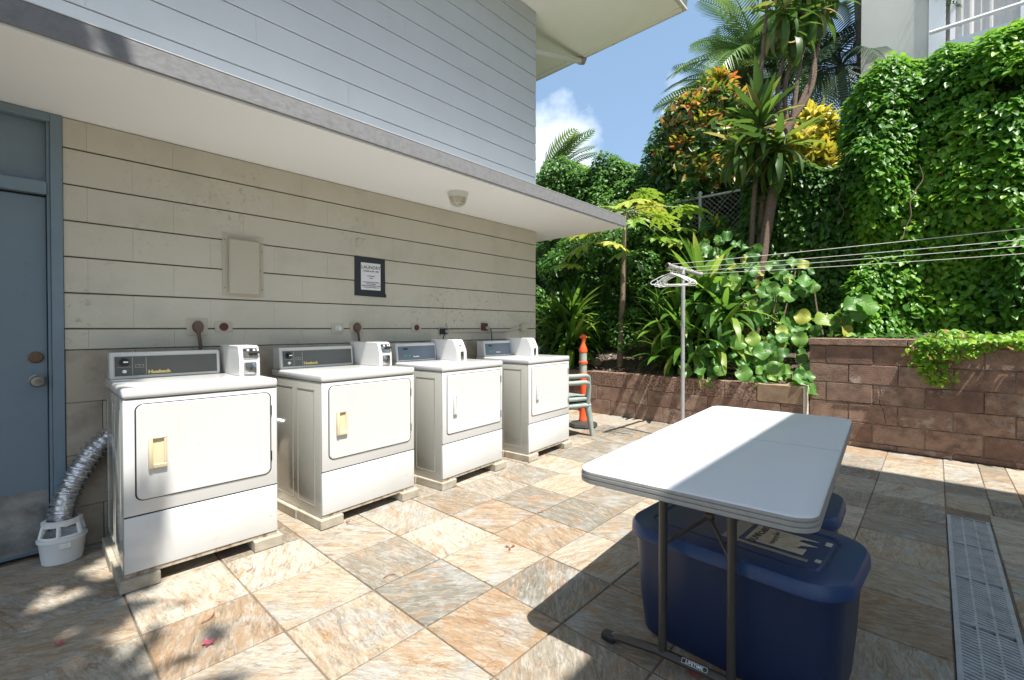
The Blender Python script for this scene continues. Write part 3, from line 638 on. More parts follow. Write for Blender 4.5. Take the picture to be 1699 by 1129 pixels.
    if kind=='A':
        a1=math.atan2(.026,.075); CM=Matrix.Translation((x0,yf+.004,zc0+.10))@Matrix.Rotation(R(90)-a1,4,'X'); c2=Matrix.Translation((x0,yf,zc0))@Matrix.Rotation(R(90)-.04,4,'X')
        b=bmesh.new(); addbox(b,(.020,.002,.0005),(.100,.070,.006),.002,1,CM); obj('coin_plate',b,M['chrome'],cb)
        b=bmesh.new(); addbox(b,(.052,.030,.0062),(.106,.044,.024),.002,1,CM); obj('coin_slide',b,M['black'],cb)
        for q in range(4):
            b=bmesh.new(); addbox(b,(.027+q*.017,.050,.0062),(.037+q*.017,.062,.009),.0005,1,CM); obj('coin_slot',b,M['wprint'] if q%2 else M['gap'],cb)
        b=bmesh.new(); addbox(b,(.030,.008,.0062),(.048,.032,.010),.001,1,CM); obj('price_plate',b,M['steel'],cb)
        b=bmesh.new(); addbox(b,(.022,.008,.0005),(.090,.082,.007),.008,2,c2); obj('lock_plate',b,M['chrome'],cb)
        b=bmesh.new(); lathe(b,[(.023,.0071),(.023,.012),(.013,.013),(.012,.020),(.002,.020)],20,mtx=c2@Matrix.Translation((.056,.045,0))); obj('lock',b,M['steel'],cb)
        b=bmesh.new(); addbox(b,(.051,.036,.0201),(.061,.054,.022),0,1,c2); obj('keyhole',b,M['gap'],cb)
    else:
        a1=math.atan2(.043,.085); CM=Matrix.Translation((x0,yf+.002,zc0+.085))@Matrix.Rotation(R(90)-a1,4,'X'); c2=Matrix.Translation((x0,yf,zc0))@Matrix.Rotation(R(90)-.02,4,'X')
        b=bmesh.new(); addbox(b,(.028,.020,.0005),(.098,.080,.004),.002,1,CM); obj('coin_plate',b,M['lampwhite'],cb)
        b=bmesh.new(); addbox(b,(.040,.004,.0005),(.082,.080,.005),.002,1,c2); obj('lock_plate',b,M['chrome'],cb)
        b=bmesh.new(); lathe(b,[(.014,.0051),(.014,.010),(.002,.011)],16,mtx=c2@Matrix.Translation((.061,.050,0))); obj('lock',b,M['black'],cb)
        b=bmesh.new(); addbox(b,(.045,.040,.0042),(.066,.060,.007),.001,1,CM); obj('coin_slot',b,M['steel'],cb)
    return e
DR=[((.348,2.815),R(-1),.686,'A','nearest clothes dryer, with a cream door handle and a silver duct at its left side'),
    ((1.295,2.800),R(4.2),.727,'A','second clothes dryer from the blue door, cream handle and grey control panel'),
    ((2.240,2.793),R(5.0),.735,'B','third clothes dryer from the door, white handle and blue-grey control panel'),
    ((3.268,2.799),R(4.2),.720,'B','farthest clothes dryer, standing beside the stacked green chairs')]
for a in DR: dryer(*a)
def paver(x,y,rz,l,wd,label):
    e=box('paver_block',(-wd/2,0,0),(wd/2,l,.060),M['paver'],None,.004); e.location=(x,y,.0012); e.rotation_euler=(0,0,rz); tag(e,label,'paver','concrete pavers under the dryers')
nm=['nearest dryer','second dryer','third dryer','farthest dryer']
for i,(FL,rz,w_,k_,l_) in enumerate(DR):
    c,s=math.cos(rz),math.sin(rz)
    def wp(a,b_): return (FL[0]+a*c-b_*s,FL[1]+a*s+b_*c)
    p=wp(-.004,-.024); 
    # front-left L: a paver lying across plus runners going back
    q=wp(.155,-.026); paver(q[0],q[1],rz+PI/2,.165,.085,'pale concrete paver lying crosswise under the front left corner of the %s'%nm[i]) if False else None
    p=wp(.06,-.024); paver(p[0],p[1],rz,.30,.155,'pale concrete paver under the front left corner of the %s'%nm[i])
    p=wp(.02,.282); paver(p[0],p[1],rz,.38,.09,'pale concrete paver under the rear left side of the %s'%nm[i])
    p=wp(w_-.055,-.034); paver(p[0],p[1],rz,.20,.15,'pale concrete paver under the front right corner of the %s'%nm[i])
    p=wp(w_-.06,.45); paver(p[0],p[1],rz,.2,.10,'pale concrete paver under the rear right corner of the %s'%nm[i])
# ------------------------------------------------------------------ duct + lint bucket
bk=empty('lint_bucket',(.175,3.46,.001),0,'white plastic lint trap bucket holding the end of the silver duct','bucket')
b=bmesh.new(); lathe(b,[(.078,0),(.082,.003),(.094,.115),(.096,.118),(.101,.120),(.102,.132),(.096,.134),(.090,.12)],32,sy=.85,close=False); bmesh.ops.holes_fill(b,edges=[ed for ed in b.edges if ed.is_boundary and ed.verts[0].co.z<.01],sides=0); obj('bucket_body',b,M['bucket'],bk)
b=bmesh.new(); lathe(b,[(.094,.134),(.094,.146),(.090,.150)],32,sy=.85,close=False)
for a in np.linspace(0,2*PI,7)[:-1]+.3:
    tube(b,[(.091*math.cos(a),.078*math.sin(a),.146),(.078*math.cos(a),.067*math.sin(a),.202)],.010,6)
lathe(b,[(.082,.198),(.083,.222),(.064,.226),(.062,.20),(.082,.198)],32,sy=.85,close=False); obj('vented_lid',b,M['bucket'],bk)
b=bmesh.new(); addbox(b,(-.02,-.088,.085),(.03,-.079,.112),.003); obj('clip',b,M['bucket'],bk)
path=[Vector(p) for p in ((.175,3.475,.205),(.178,3.477,.25),(.195,3.485,.33),(.232,3.497,.42),(.280,3.507,.51),(.335,3.515,.585),(.40,3.517,.63),(.48,3.52,.64))]
pp=cr(path,22); rr=[]; 
for i in range(len(pp)): rr.append(.056+.007*math.cos(i*2*PI/7)+random.uniform(-.0005,.0005))
b=bmesh.new(); tube(b,[p-path[0] for p in pp],rr,20)
du=obj('flexible_duct',b,M['foil'],smooth=60); du.location=path[0]; tag(du,'ribbed silver foil duct curving from the nearest dryer into the white bucket','duct')
b=bmesh.new(); tube(b,[(1.18,3.50,.56),(1.22,3.52,.57),(1.27,3.52,.57),(1.4,3.52,.57)],.05,16); o=obj('flexible_duct',b,M['foil']); tag(o,'short bit of foil duct in the gap between the nearest and second dryer','duct')

# ------------------------------------------------------------------ folding table
TZ=.735
t=empty('folding_table',(2.33,.66,0),R(3.6),'long white plastic folding table with brown metal legs over blue totes','table')
TL,TW=1.80,.755
b=bmesh.new(); F_=lambda a,c,d:(a,c,d)
def rr2(s): return [(a,c) for a,c in rrect(0,0,TL-2*s,TW-2*s,.07-s,6)]
lay=[(0.006,TZ-.050),(0.0,TZ-.046),(0.0,TZ-.034),(.005,TZ-.0325),(.005,TZ-.0305),(.0,TZ-.0295),(.0,TZ-.019),(.005,TZ-.0175),(.005,TZ-.0155),(.001,TZ-.0145),(.002,TZ-.006),(.006,TZ-.0015),(.012,TZ)]
rings=[[b.verts.new((a,c,z)) for a,c in rr2(s)] for s,z in lay]
for P,Q in zip(rings,rings[1:]):
    n_=len(P)
    for j in range(n_): b.faces.new((P[j],P[(j+1)%n_],Q[(j+1)%n_],Q[j]))
b.faces.new(rings[-1]); bmesh.ops.recalc_face_normals(b,faces=b.faces[:])
for f in b.faces:
    if f.calc_center_median().z<TZ-.008: f.material_index=1
inner=[b.verts.new((a,c,TZ-.050)) for a,c in rr2(.02)]; up=[b.verts.new((a,c,TZ-.030)) for a,c in rr2(.025)]
n_=len(inner)
for P,Q in ((inner,rings[0]),(up,inner)):
    for j in range(n_): b.faces.new((P[j],P[(j+1)%n_],Q[(j+1)%n_],Q[j]))
b.faces.new(up[::-1]); bmesh.ops.recalc_face_normals(b,faces=b.faces[:])
tt=obj('tabletop',b,M['tabletop'],t,smooth=30); tt.data.materials.append(M['tablerim'])
b=bmesh.new(); addbox(b,(-.0012,-TW/2+.006,TZ-.002),(.0012,TW/2-.006,TZ+.0006)); obj('fold_seam',b,M['tablerim'],t,smooth=0)
lm=M['leg']
for sx in (-1,1):
    X=sx*.70
    lf=bmesh.new(); tube(lf,[(X+.0,-.33,.012),(X,-.30,.030),(X,-.14,.048),(X,.14,.048),(X,.30,.030),(X,.33,.012)],.017,10); ft=obj('foot_bar',lf,lm,t)
    for yy in (-.335,.335):
        lf=bmesh.new(); addbox(lf,(X-.021,yy-.03,.0015),(X+.021,yy+.03,.034),.010,2); obj('foot_cap',lf,M['black'],ft)
    for yy in (-.118,.118):
        lf=bmesh.new(); tube(lf,[(X,yy,.05),(X,yy,TZ-.032)],.0155,12); obj('leg',lf,lm,t)
    lf=bmesh.new(); j=(X-sx*.16,0,.535)
    tube(lf,[(X,.118,.45),(X-sx*.03,.10,.465),j],.007,8); tube(lf,[(X,-.118,.45),(X-sx*.03,-.10,.465),j],.007,8); tube(lf,[j,(X-sx*.30,0,TZ-.034)],.012,10); addbox(lf,(j[0]-.014,-.018,j[2]-.014),(j[0]+.014,.018,j[2]+.014),.004)
    obj('brace',lf,lm,t)
    lf=bmesh.new(); tube(lf,[(X,-.30,TZ-.037),(X,.30,TZ-.037)],.009,8); obj('top_bar',lf,lm,t)
# lettering plate on the near foot
pm=Matrix.Translation((-.70-.0178,0,.049))@Matrix.Rotation(R(-90),4,'Z')@Matrix.Rotation(R(62),4,'X')
pm=Matrix.Translation((-.70,-.0,.048))@Matrix.Rotation(R(-90),4,'Z')@Matrix.Rotation(R(40),4,'X')@Matrix.Translation((0,0,.0178))
b=bmesh.new(); addbox(b,(-.045,-.0085,-.0005),(.045,.0085,.0003),0,1,pm); obj('name_plate',b,M['black'],t,smooth=0)
b=bmesh.new()
for a_ in ((-.044,.0072,.044,.0082),(-.044,-.0082,.044,-.0072),(-.044,-.0072,-.043,.0072),(.043,-.0072,.044,.0072)): addbox(b,(a_[0],a_[1],.0004),(a_[2],a_[3],.0009),0,1,pm)
obj('plate_border',b,M['wprint'],t,smooth=0)
text('LIFETIME',.0145,'brand_lettering',M['wprint'],t,pm@Matrix.Translation((0,-.005,.0009)),ext=.0003,bold=.0002,sx=1.1)

# ------------------------------------------------------------------ totes
def tote(cx,cy,rz,L_,W_,H_,label,note):
    e=empty('storage_tote',(cx,cy,.0015),rz,label,'storage tote')
    b=bmesh.new(); rings=[]
    prof=[(.045,.0),(.040,.004),(.028,.30*H_),(.022,.55*H_),(.016,.80*H_),(.014,.86*H_),(.004,.865*H_),(.004,.93*H_)]
    for s,z in prof:
        pts=rrect(0,0,W_-2*s,L_-2*s,.10,6); rings.append([b.verts.new((a,c,z)) for a,c in pts])
    for P,Q in zip(rings,rings[1:]):
        n_=len(P)
        for j in range(n_): b.faces.new((P[j],P[(j+1)%n_],Q[(j+1)%n_],Q[j]))
    b.faces.new(rings[0][::-1]); b.faces.new(rings[-1]); obj('tub',b,M['tote'],e,smooth=40)
    b=bmesh.new(); rings=[]
    prof=[(-.006,.88*H_),(-.012,.885*H_),(-.010,.955*H_),(0,.985*H_),(.02,H_*.995),(.075,H_*1.0),(.080,H_*.985),(.088,H_*.982),(.095,H_*.995)]
    for s,z in prof:
        pts=rrect(0,0,W_-2*s,L_-2*s,max(.03,.13-s),7); rings.append([b.verts.new((a,c,z)) for a,c in pts])
    for P,Q in zip(rings,rings[1:]):
        n_=len(P)
        for j in range(n_): b.faces.new((P[j],P[(j+1)%n_],Q[(j+1)%n_],Q[j]))
    b.faces.new(rings[-1]); ld=obj('lid',b,M['totelid'],e,smooth=40)
    if note:
        zt=H_*.995+.0008; nb=bmesh.new()
        prism(nb,[(-.085,-.02),(-.080,-.235),(-.012,-.235),(-.030,-.20),(.015,-.21),(.045,-.262),(.056,-.19),(.085,-.20),(.105,-.255),(.112,-.17),(.110,-.02)],lambda a,c,d:(a*.82,c*.88-.02,d),zt,zt+.0012); o=obj('paper_note',nb,M['label'],ld,smooth=0)
        tb=bmesh.new(); addbox(tb,(-.110,-.02,zt),(.13,.035,zt+.0011)); addbox(tb,(-.112,-.25,zt),(-.090,-.0205,zt+.0006)); obj('clear_tape',tb,M['clear'],ld,smooth=0)
        for (q0,q1,q2,q3) in ((.075,-.285,.110,-.265),(-.09,-.285,-.065,-.268)):
            tb=bmesh.new(); addbox(tb,(q0,q1,zt),(q2,q3,zt+.001)); obj('tape_scrap',tb,M['line'],ld,smooth=0)
        tm=Matrix.Translation((-.03,-.13,zt+.0013))@Matrix.Rotation(R(0),4,'Z')
        text('DUNK',.035,'handwriting',M['bprint'],ld,Matrix.Translation((-.035,-.075,zt+.0016))@Matrix.Rotation(R(0),4,'Z'),ext=.0002,bold=.0012)
        text('CHEST',.030,'handwriting',M['bprint'],ld,Matrix.Translation((.055,-.078,zt+.0016)),ext=.0002,bold=.001)
        text('Hanging line',.026,'handwriting',M['bprint'],ld,Matrix.Translation((.01,-.125,zt+.0016))@Matrix.Rotation(R(5),4,'Z'),ext=.0002)
    return e
tote(1.955,.56,R(-3),.765,.50,.452,'large blue lidded storage tote with a torn paper note, nearer one under the table',True)
tote(2.50,.665,R(2),.72,.48,.452,'blue lidded storage tote behind the larger one under the white table',False)

# ------------------------------------------------------------------ retaining walls
rw=empty('tall_block_wall',(6.15,-1,0),0,'tall brown concrete block retaining wall on the right with vine trailing over it','retaining wall')
o1=Vector((-6.15,1,0)); kc={}
box('wall_core',Vector((6.062,-4.5,0))+o1,Vector((6.26,1.028,1.068))+o1,M['wallmortar'],rw,0)
zz_=[1.068,.869,.667,.464,.262,.060,0.0]
for r in range(6):
    yst=1.035; first=.16 if r%2==0 else .36
    js=[yst,yst-first]
    while js[-1]>-4.4: js.append(js[-1]-.405)
    for a,b_ in zip(js,js[1:]): block(rw,'wall_block',b_,a,zz_[r+1],zz_[r],6.05,.19,M['block'],kc,o1,axis='y',bev=.005,gap=(.003,.003))
js=[1.045,.2,-.75,-1.7,-2.6,-3.5,-4.4]
for a,b_ in zip(js,js[1:]): block(rw,'cap_stone',b_,a,1.070,1.146,6.035,.24,M['block'],kc,o1,axis='y',bev=.006,gap=(.002,.001))
b=bmesh.new()
for p in ([(6.046,.42,.66),(6.045,.405,.56),(6.045,.42,.50),(6.045,.38,.40),(6.045,.36,.29)],[(6.046,.80,.462),(6.046,.6,.455),(6.046,.45,.466)]):
    tube(b,[Vector(q)+Vector((0,random.uniform(-.006,.006),0))+o1 for q in cr([Vector(v) for v in p],4)],.0022,4)
obj('crack',b,M['dark'],rw)
lw=empty('low_block_wall',(5.95,3.5,0),0,'low brown block planter wall with speckled rough blocks below the plants','retaining wall')
o2=Vector((-5.95,-3.5,0))
box('wall_core',Vector((5.862,1.05,0))+o2,Vector((6.04,9.,.612))+o2,M['wallmortar'],lw,0)
for r,(z1,z0) in enumerate(((.615,.41),(.41,.205),(.205,0))):
    js=[1.055,1.055+(.46 if r==0 else (.22 if r==1 else .40))]
    while js[-1]<8.8: js.append(js[-1]+(.40 if r else random.choice((.28,.36,.40))))
    for i,(a,b_) in enumerate(zip(js,js[1:])):
        m_=M['blocktan'] if (r==0 and i==0) else (M['blockrough'] if r==0 and i<9 and i!=5 else M['block'])
        block(lw,'wall_block',a,b_,z0,z1,5.85,.19,m_,kc,o2,axis='y',bev=.004,gap=(.002,.002))
box('mortar_end',Vector((5.845,1.036,.0))+o2,Vector((6.045,1.054,.616))+o2,M['effl'],lw,.002)
box('pavement_lip',Vector((5.80,1.06,-.01))+o2,Vector((5.848,8.8,.006))+o2,M['wallmortar'],lw,.002) if False else None

# planter soil (terrain sheet)
def terrain_z(x,y):
    if y>1.03:
        z=.60+min(max(x-6.04,0),1.2)*.30+ min(max(x-7.3,0),1.5)*.6
    else:
        z=1.10+min(max(x-6.3,0),3)*.16
    return z
bm=bmesh.new(); nx,ny=46,90; g={}
for i in range(nx):
    for j in range(ny):
        x=6.02+ (i/(nx-1))**1.6*16; y=-7+j/(ny-1)*23
        if y<1.03 and x<6.2: x=6.2
        if x>6.03 or True:
            zz2=terrain_z(x,y) if abs(y-1.03)>.13 else (terrain_z(x,.5)+terrain_z(x,1.5))/2
            zz2+=random.uniform(-.012,.012)
            g[i,j]=bm.verts.new((x,y,zz2))
for i in range(nx-1):
    for j in range(ny-1):
        try: bm.faces.new((g[i,j],g[i+1,j],g[i+1,j+1],g[i,j+1]))
        except Exception: pass
tag(obj('planted_bank',bm,M['soil'],smooth=60),kind='structure')
# pebbles and bark
n=2600; P=np.stack([6.05+rng.random(n)*1.2,1.2+rng.random(n)*4.6,np.zeros(n)],1); P[:,2]=[terrain_z(p[0],p[1])+.004 for p in P]
Nn=np.stack([rng.normal(0,.5,n),rng.normal(0,.5,n),np.ones(n)],1); T=np.stack([rng.normal(0,1,n),rng.normal(0,1,n),rng.normal(0,.3,n)],1)
tag(leaf_cloud('mulch',P,Nn,T,.025+rng.random(n)*.035,M['pebble'],None),'bark chips and pale pebbles covering the soil of the planter','mulch')

def rock(name,loc,s,m,label,cat,group=None,seed=0):
    b=bmesh.new(); bmesh.ops.create_icosphere(b,subdivisions=3,radius=1)
    rs=random.Random(seed); ph=[rs.uniform(0,6) for _ in range(6)]
    for v in b.verts:
        c=v.co; f=1+.14*math.sin(3*c.x+ph[0])+.12*math.sin(4*c.y+ph[1])+.10*math.sin(5*c.z+ph[2])
        v.co=Vector((c.x*s[0]*f,c.y*s[1]*f,c.z*s[2]*f))
    o=obj(name,b,m,smooth=60); o.location=loc; return tag(o,label,cat,group)
# rubble low wall at the back of planter
rb=empty('rubble_wall',(7.15,3.6,.9),0,'low tan rubble stone edging behind the papaya trunk','stone wall')
for k in range(26):
    r=k//13; yy=-1.5+(k%13)*.24+r*.1
    b=bmesh.new(); bmesh.ops.create_icosphere(b,subdivisions=2,radius=1); 
    for v in b.verts: v.co=Vector((v.co.x*.10,v.co.y*.125,v.co.z*.10))*(1+random.uniform(-.12,.12))
    o=obj('stone',b,M['rock'],rb,smooth=60); o.location=(random.uniform(-.03,.03),yy,.10+r*.19)
rock('tree_stump',(6.22,3.95,.70),(.11,.12,.07),M['bark'],'short cut brown stump in the planter left of the papaya trunk','stump',seed=3)

# ------------------------------------------------------------------ chain link fence
fx=7.42; ftop=3.32
fe=empty('chain_link_fence',(fx,3.6,1.0),0,'grey chain link fence half hidden by vines behind the planter','fence')
b=bmesh.new(); z0,z1=1.0,ftop; Hh=z1-z0; sp=.062
ya,yb=.95,8.6; k=ya-Hh
def seg(bm,a,b_,r=.0028):
    a=Vector(a); b_=Vector(b_); T=(b_-a).normalized(); A=T.orthogonal().normalized(); B=T.cross(A)
    R1=[bm.verts.new(a+(A*math.cos(q)+B*math.sin(q))*r) for q in (0,2.094,4.189)]; R2=[bm.verts.new(v.co+(b_-a)) for v in R1]
    for j in range(3): bm.faces.new((R1[j],R1[(j+1)%3],R2[(j+1)%3],R2[j]))
off=Vector((fx,3.6,1.0))
y=ya-Hh
while y<yb:
    for s in (1,-1):
        y_0,y_1=(y,y+Hh) if s==1 else (y+Hh,y); t0,t1=0,1
        def cl(v): return v
        pts=[]
        # clip to [ya,yb]
        ts=[0,1]
        for lim in (ya,yb):
            tt=(lim-y_0)/(y_1-y_0)
            if 0<tt<1: ts.append(tt)
        ts=sorted(ts)
        for q0,q1 in zip(ts,ts[1:]):
            ym=y_0+(y_1-y_0)*(q0+q1)/2
            if ya<=ym<=yb and q1-q0>.01:
                seg(b,Vector((fx+s*.002,y_0+(y_1-y_0)*q0,z0+Hh*q0))-off,Vector((fx+s*.002,y_0+(y_1-y_0)*q1,z0+Hh*q1))-off)
    y+=sp*1.25
o=obj('wire_mesh',b,M['galv'],fe,smooth=0); o['kind']='stuff'
for yy in (2.75,5.4,7.9):
    b=bmesh.new(); tube(b,[Vector((fx-.03,yy,.7))-off,Vector((fx-.03,yy,ftop+.05))-off],.028,12); po=obj('fence_post',b,M['galv'],fe)
    b=bmesh.new(); lathe(b,[(.034,0),(.034,.02),(.02,.045),(.002,.05)],12,mtx=Matrix.Translation(Vector((fx-.03,yy,ftop+.05))-off)); obj('post_cap',b,M['galv'],po)
b=bmesh.new(); tube(b,[Vector((fx-.03,ya,ftop))-off,Vector((fx-.03,yb,ftop))-off],.019,10); obj('top_rail',b,M['galv'],fe)

# ------------------------------------------------------------------ clothesline, hangers
cl=empty('clothesline_pole',(5.07,2.07,0),0,'grey metal T shaped clothesline post with four cords running right','clothesline')
b=bmesh.new(); tube(b,[(0,0,0),(0,0,1.90)],.021,14); obj('post',b,M['galv'],cl)
b=bmesh.new(); tube(b,[(-.42,0,1.912),(.53,0,1.894)],.024,14,cap=False); tube(b,[(.53,0,1.894),(-.42,0,1.912)],.019,14,cap=False); obj('cross_bar',b,M['galv'],cl)
b=bmesh.new(); tube(b,[(-.03,0,1.85),(-.03,0,1.905),(.03,0,1.905)],.030,12); obj('tee_joint',b,M['galv'],cl)
for x_,zs_ in ((-.39,(1.912,1.895)),(-.07,(1.906,1.85)),(.23,(1.90,1.838)),(.51,(1.896,1.80))):
    b=bmesh.new(); pts=[(x_,.0,zs_[0]+.012)]; 
    for f in np.linspace(.02,1,14): pts.append((x_+.02*f,-.02-5.2*f,zs_[0]+.012+(zs_[1]-zs_[0])*2*f*(1-.5*f)*1.0+ (.10*f*f)))
    tube(b,pts,.0027,6); tube(b,[(x_+.004,.028*math.cos(q),zs_[0]+.028*math.sin(q)) for q in np.linspace(0,2*PI,9)],.004,5); obj('cord',b,M['wire'],cl)
def hanger(x,rz,dz,tilt,label):
    b=bmesh.new()
    pts=[(0,-.205,-.115),(0,-.19,-.095),(0,-.10,-.045),(0,-.02,-.012),(0,0,-.005),(0,.02,-.012),(0,.10,-.045),(0,.19,-.095),(0,.205,-.115),(0,.19,-.128),(0,0,-.128),(0,-.19,-.128),(0,-.205,-.115)]
    tube(b,pts,.0048,7); 
    hk=[(0,0,-.005),(0,0,.022)]+[(0,.024*math.sin(q),.046-.024*math.cos(q)) for q in np.linspace(.2,4.4,9)]
    bmm=bmesh.new(); tube(bmm,hk,.0034,6)
    e=empty('clothes_hanger',(5.07+x,2.07,1.846+dz),rz,label,'hanger','white hangers on the clothesline bar'); e.rotation_euler=(tilt,0,rz)
    obj('shoulder_frame',b,M['hanger'],e); obj('hook',bmm,M['hanger'],e)
    b=bmesh.new(); tube(b,[(0,-.14,-.068),(0,-.13,-.10),(0,-.125,-.127)],.0035,5); tube(b,[(0,.14,-.068),(0,.13,-.10),(0,.125,-.127)],.0035,5); obj('strap_hook',b,M['hanger'],e)
HL=['white plastic hanger nearest the open end of the clothesline bar','white plastic hanger second from the open end of the clothesline bar','white plastic hanger third from the open end, turned askew on the bar','white plastic hanger fourth from the open end of the clothesline bar','white plastic hanger closest to the upright post on the bar']
for i,(x,rz,ti) in enumerate(((-.33,.25,.05),(-.29,.02,-.03),(-.24,-.18,.06),(-.19,.12,-.05),(-.12,-.05,.03))): hanger(x,rz,0,ti,HL[i])

# ------------------------------------------------------------------ delineator
e=empty('delineator_post',(4.93,3.30,0),0,'orange traffic delineator post with greenish bands on black rubber base','traffic post')
b=bmesh.new(); lathe(b,[(.19,.001),(.195,.02),(.18,.05),(.10,.058),(.075,.075),(.002,.075)],8,sy=.95); obj('rubber_base',b,M['rubber'],e,smooth=30)
b=bmesh.new(); lathe(b,[(.052,.0755),(.052,.10),(.047,.11),(.047,.28),(.050,.30),(.050,.69)],28); obj('tube',b,M['orange'],e)
b=bmesh.new(); lathe(b,[(.0475,.6905),(.0475,.80)],28); obj('reflective_band',b,M['reflect'],e)
b=bmesh.new(); lathe(b,[(.0475,.8005),(.058,.806),(.058,.83),(.0475,.835)],28); obj('collar',b,M['orange'],e)
b=bmesh.new(); lathe(b,[(.0475,.8355),(.0475,.945)],28); obj('reflective_band',b,M['reflect'],e)
b=bmesh.new(); lathe(b,[(.0475,.9455),(.053,.95),(.053,.985),(.035,1.03),(.021,1.07),(.020,1.11),(.022,1.12)],28); 
for q in (0,):
    tube(b,[(-.028,.034,1.135),(-.012,.014,1.152),(0,0,1.157),(.012,-.014,1.152),(.028,-.034,1.135)],[.012,.019,.022,.019,.012],10); tube(b,[(0,0,1.10),(0,0,1.15)],.020,12)
obj('handle_top',b,M['orange'],e)
for a_ in (-.6,.5,2.2): 
    b=bmesh.new(); tube(b,[(.049*math.cos(a_),.049*math.sin(a_),.20),(.052*math.cos(a_),.052*math.sin(a_),.23),(.052*math.cos(a_),.052*math.sin(a_),.31),(.049*math.cos(a_),.049*math.sin(a_),.33)],[.006,.012,.012,.006],8); obj('moulded_rib',b,M['orange'],e)

# ------------------------------------------------------------------ stacked chairs
def chair(i,label):
    dz=.075*i; dx=.0
    e=empty('patio_chair',(4.32,3.20+.004*i,dz+.001),R(-6+3*i),label,'chair','green resin chairs stacked together')
    m_=M['chair']; hh=.40
    b=bmesh.new()   # seat: curved slab with front roll-off   (x forward)
    n1,n2=10,8; gg={}
    for a in range(n1+1):
        for c in range(n2+1):
            x=-.20+.46*a/n1; y=(-.22+.44*c/n2)*(1-.10*(1-a/n1)); z=hh-.012*math.cos((c/n2-.5)*PI)-(.05*max(0,(a-7)/3)**2)+.008*(1-a/n1)
            gg[a,c]=(b.verts.new((x,y,z)),b.verts.new((x,y,z-.012)))
    for a in range(n1):
        for c in range(n2):
            b.faces.new([gg[p][0] for p in ((a,c),(a+1,c),(a+1,c+1),(a,c+1))]); b.faces.new([gg[p][1] for p in ((a,c+1),(a+1,c+1),(a+1,c),(a,c))])
    for a in range(n1):
        for c in (0,n2): b.faces.new((gg[a,c][0],gg[a,c][1],gg[a+1,c][1],gg[a+1,c][0]))
    for c in range(n2):
        for a in (0,n1): b.faces.new((gg[a,c][0],gg[a,c+1][0],gg[a,c+1][1],gg[a,c][1]))
    tube(b,[(.25,-.21,hh-.045),(.262,0,hh-.05),(.25,.21,hh-.045)],.042,10); tube(b,[(-.15,-.225,hh-.02),(.25,-.225,hh-.04)],.024,8); tube(b,[(-.15,.225,hh-.02),(.25,.225,hh-.04)],.024,8)
    bmesh.ops.recalc_face_normals(b,faces=b.faces[:]); obj('seat',b,m_,e,smooth=60)
    for sy in (-1,1):
        b=bmesh.new(); 
        lg=[Vector((.225,sy*.205,hh-.03)),Vector((.25,sy*.225,.2)),Vector((.275,sy*.243,0))]
        tube(b,lg,[.040,.033,.024],8); obj('front_leg',b,m_,e,smooth=60)
        b=bmesh.new(); tube(b,[(-.19,sy*.19,hh-.02),(-.24,sy*.205,.2),(-.29,sy*.22,0)],[.030,.024,.018],8); obj('rear_leg',b,m_,e,smooth=60)
        b=bmesh.new(); tube(b,cr([Vector(p) for p in ((-.22,sy*.235,hh+.245),(-.05,sy*.262,hh+.24),(.12,sy*.268,hh+.235),(.185,sy*.262,hh+.205),(.205,sy*.25,hh+.13),(.215,sy*.225,hh-.01))],5),.026,8); obj('armrest',b,m_,e,smooth=60)
    b=bmesh.new()
    for k in range(7):
        y=-.18+.06*k; tube(b,[(-.19,y,hh),(-.225,y*1.05,hh+.2),(-.27,y*1.1,hh+.40)],[.016,.017,.018],6)
    tube(b,[(-.215,-.22,hh+.02),(-.25,-.235,hh+.25),(-.285,-.20,hh+.42),(-.29,0,hh+.45),(-.285,.20,hh+.42),(-.25,.235,hh+.25),(-.215,.22,hh+.02)],.020,8); obj('backrest',b,m_,e,smooth=60)
chair(0,'faded green resin armchair at the bottom of the stack beside the farthest dryer')
chair(1,'faded green resin armchair on top of the stack beside the farthest dryer')

# ------------------------------------------------------------------ plants
def blade(Ln,Wd,droop,n=7,fold=.22,twist=0,tipw=0):
    """strap leaf along +x in local frame, normal +z, arching down"""
    b=bmesh.new(); rows=[]; x=z=0; ang=0
    for i in range(n+1):
        f=i/n; wv=Wd*.5*(math.sin(PI*min(1,f*.92+.10))**.75)*(1 if f<1 else 0)+ (0.0005)
        wv=Wd*.5*max(.02,(1-(2*f-.85)**2/1.45)) if f<1 else .001
        tw=twist*f
        l_=Vector((x,wv*math.cos(tw),z+wv*fold+wv*math.sin(tw))); r_=Vector((x,-wv*math.cos(tw),z+wv*fold-wv*math.sin(tw))); c_=Vector((x,0,z))
        rows.append([b.verts.new(v) for v in (l_,c_,r_)])
        ang=-droop*f**1.3; x+=Ln/n*math.cos(ang); z+=Ln/n*math.sin(ang)
    for p,q in zip(rows,rows[1:]):
        b.faces.new((p[0],p[1],q[1],q[0])); b.faces.new((p[1],p[2],q[2],q[1]))
    return finish(b,'leaf',0)
def smooth_me(me): me.polygons.foreach_set('use_smooth',[True]*len(me.polygons)); return me
def blades(Ln,Wd,m,k=5,droops=(.4,1.9),twist=.4):
    L_=[]
    for i in range(k):
        me=smooth_me(blade(Ln*random.uniform(.85,1.15),Wd*random.uniform(.85,1.15),droops[0]+(droops[1]-droops[0])*i/(k-1),twist=random.uniform(-twist,twist))); me.materials.append(m); L_.append(me)
    return L_
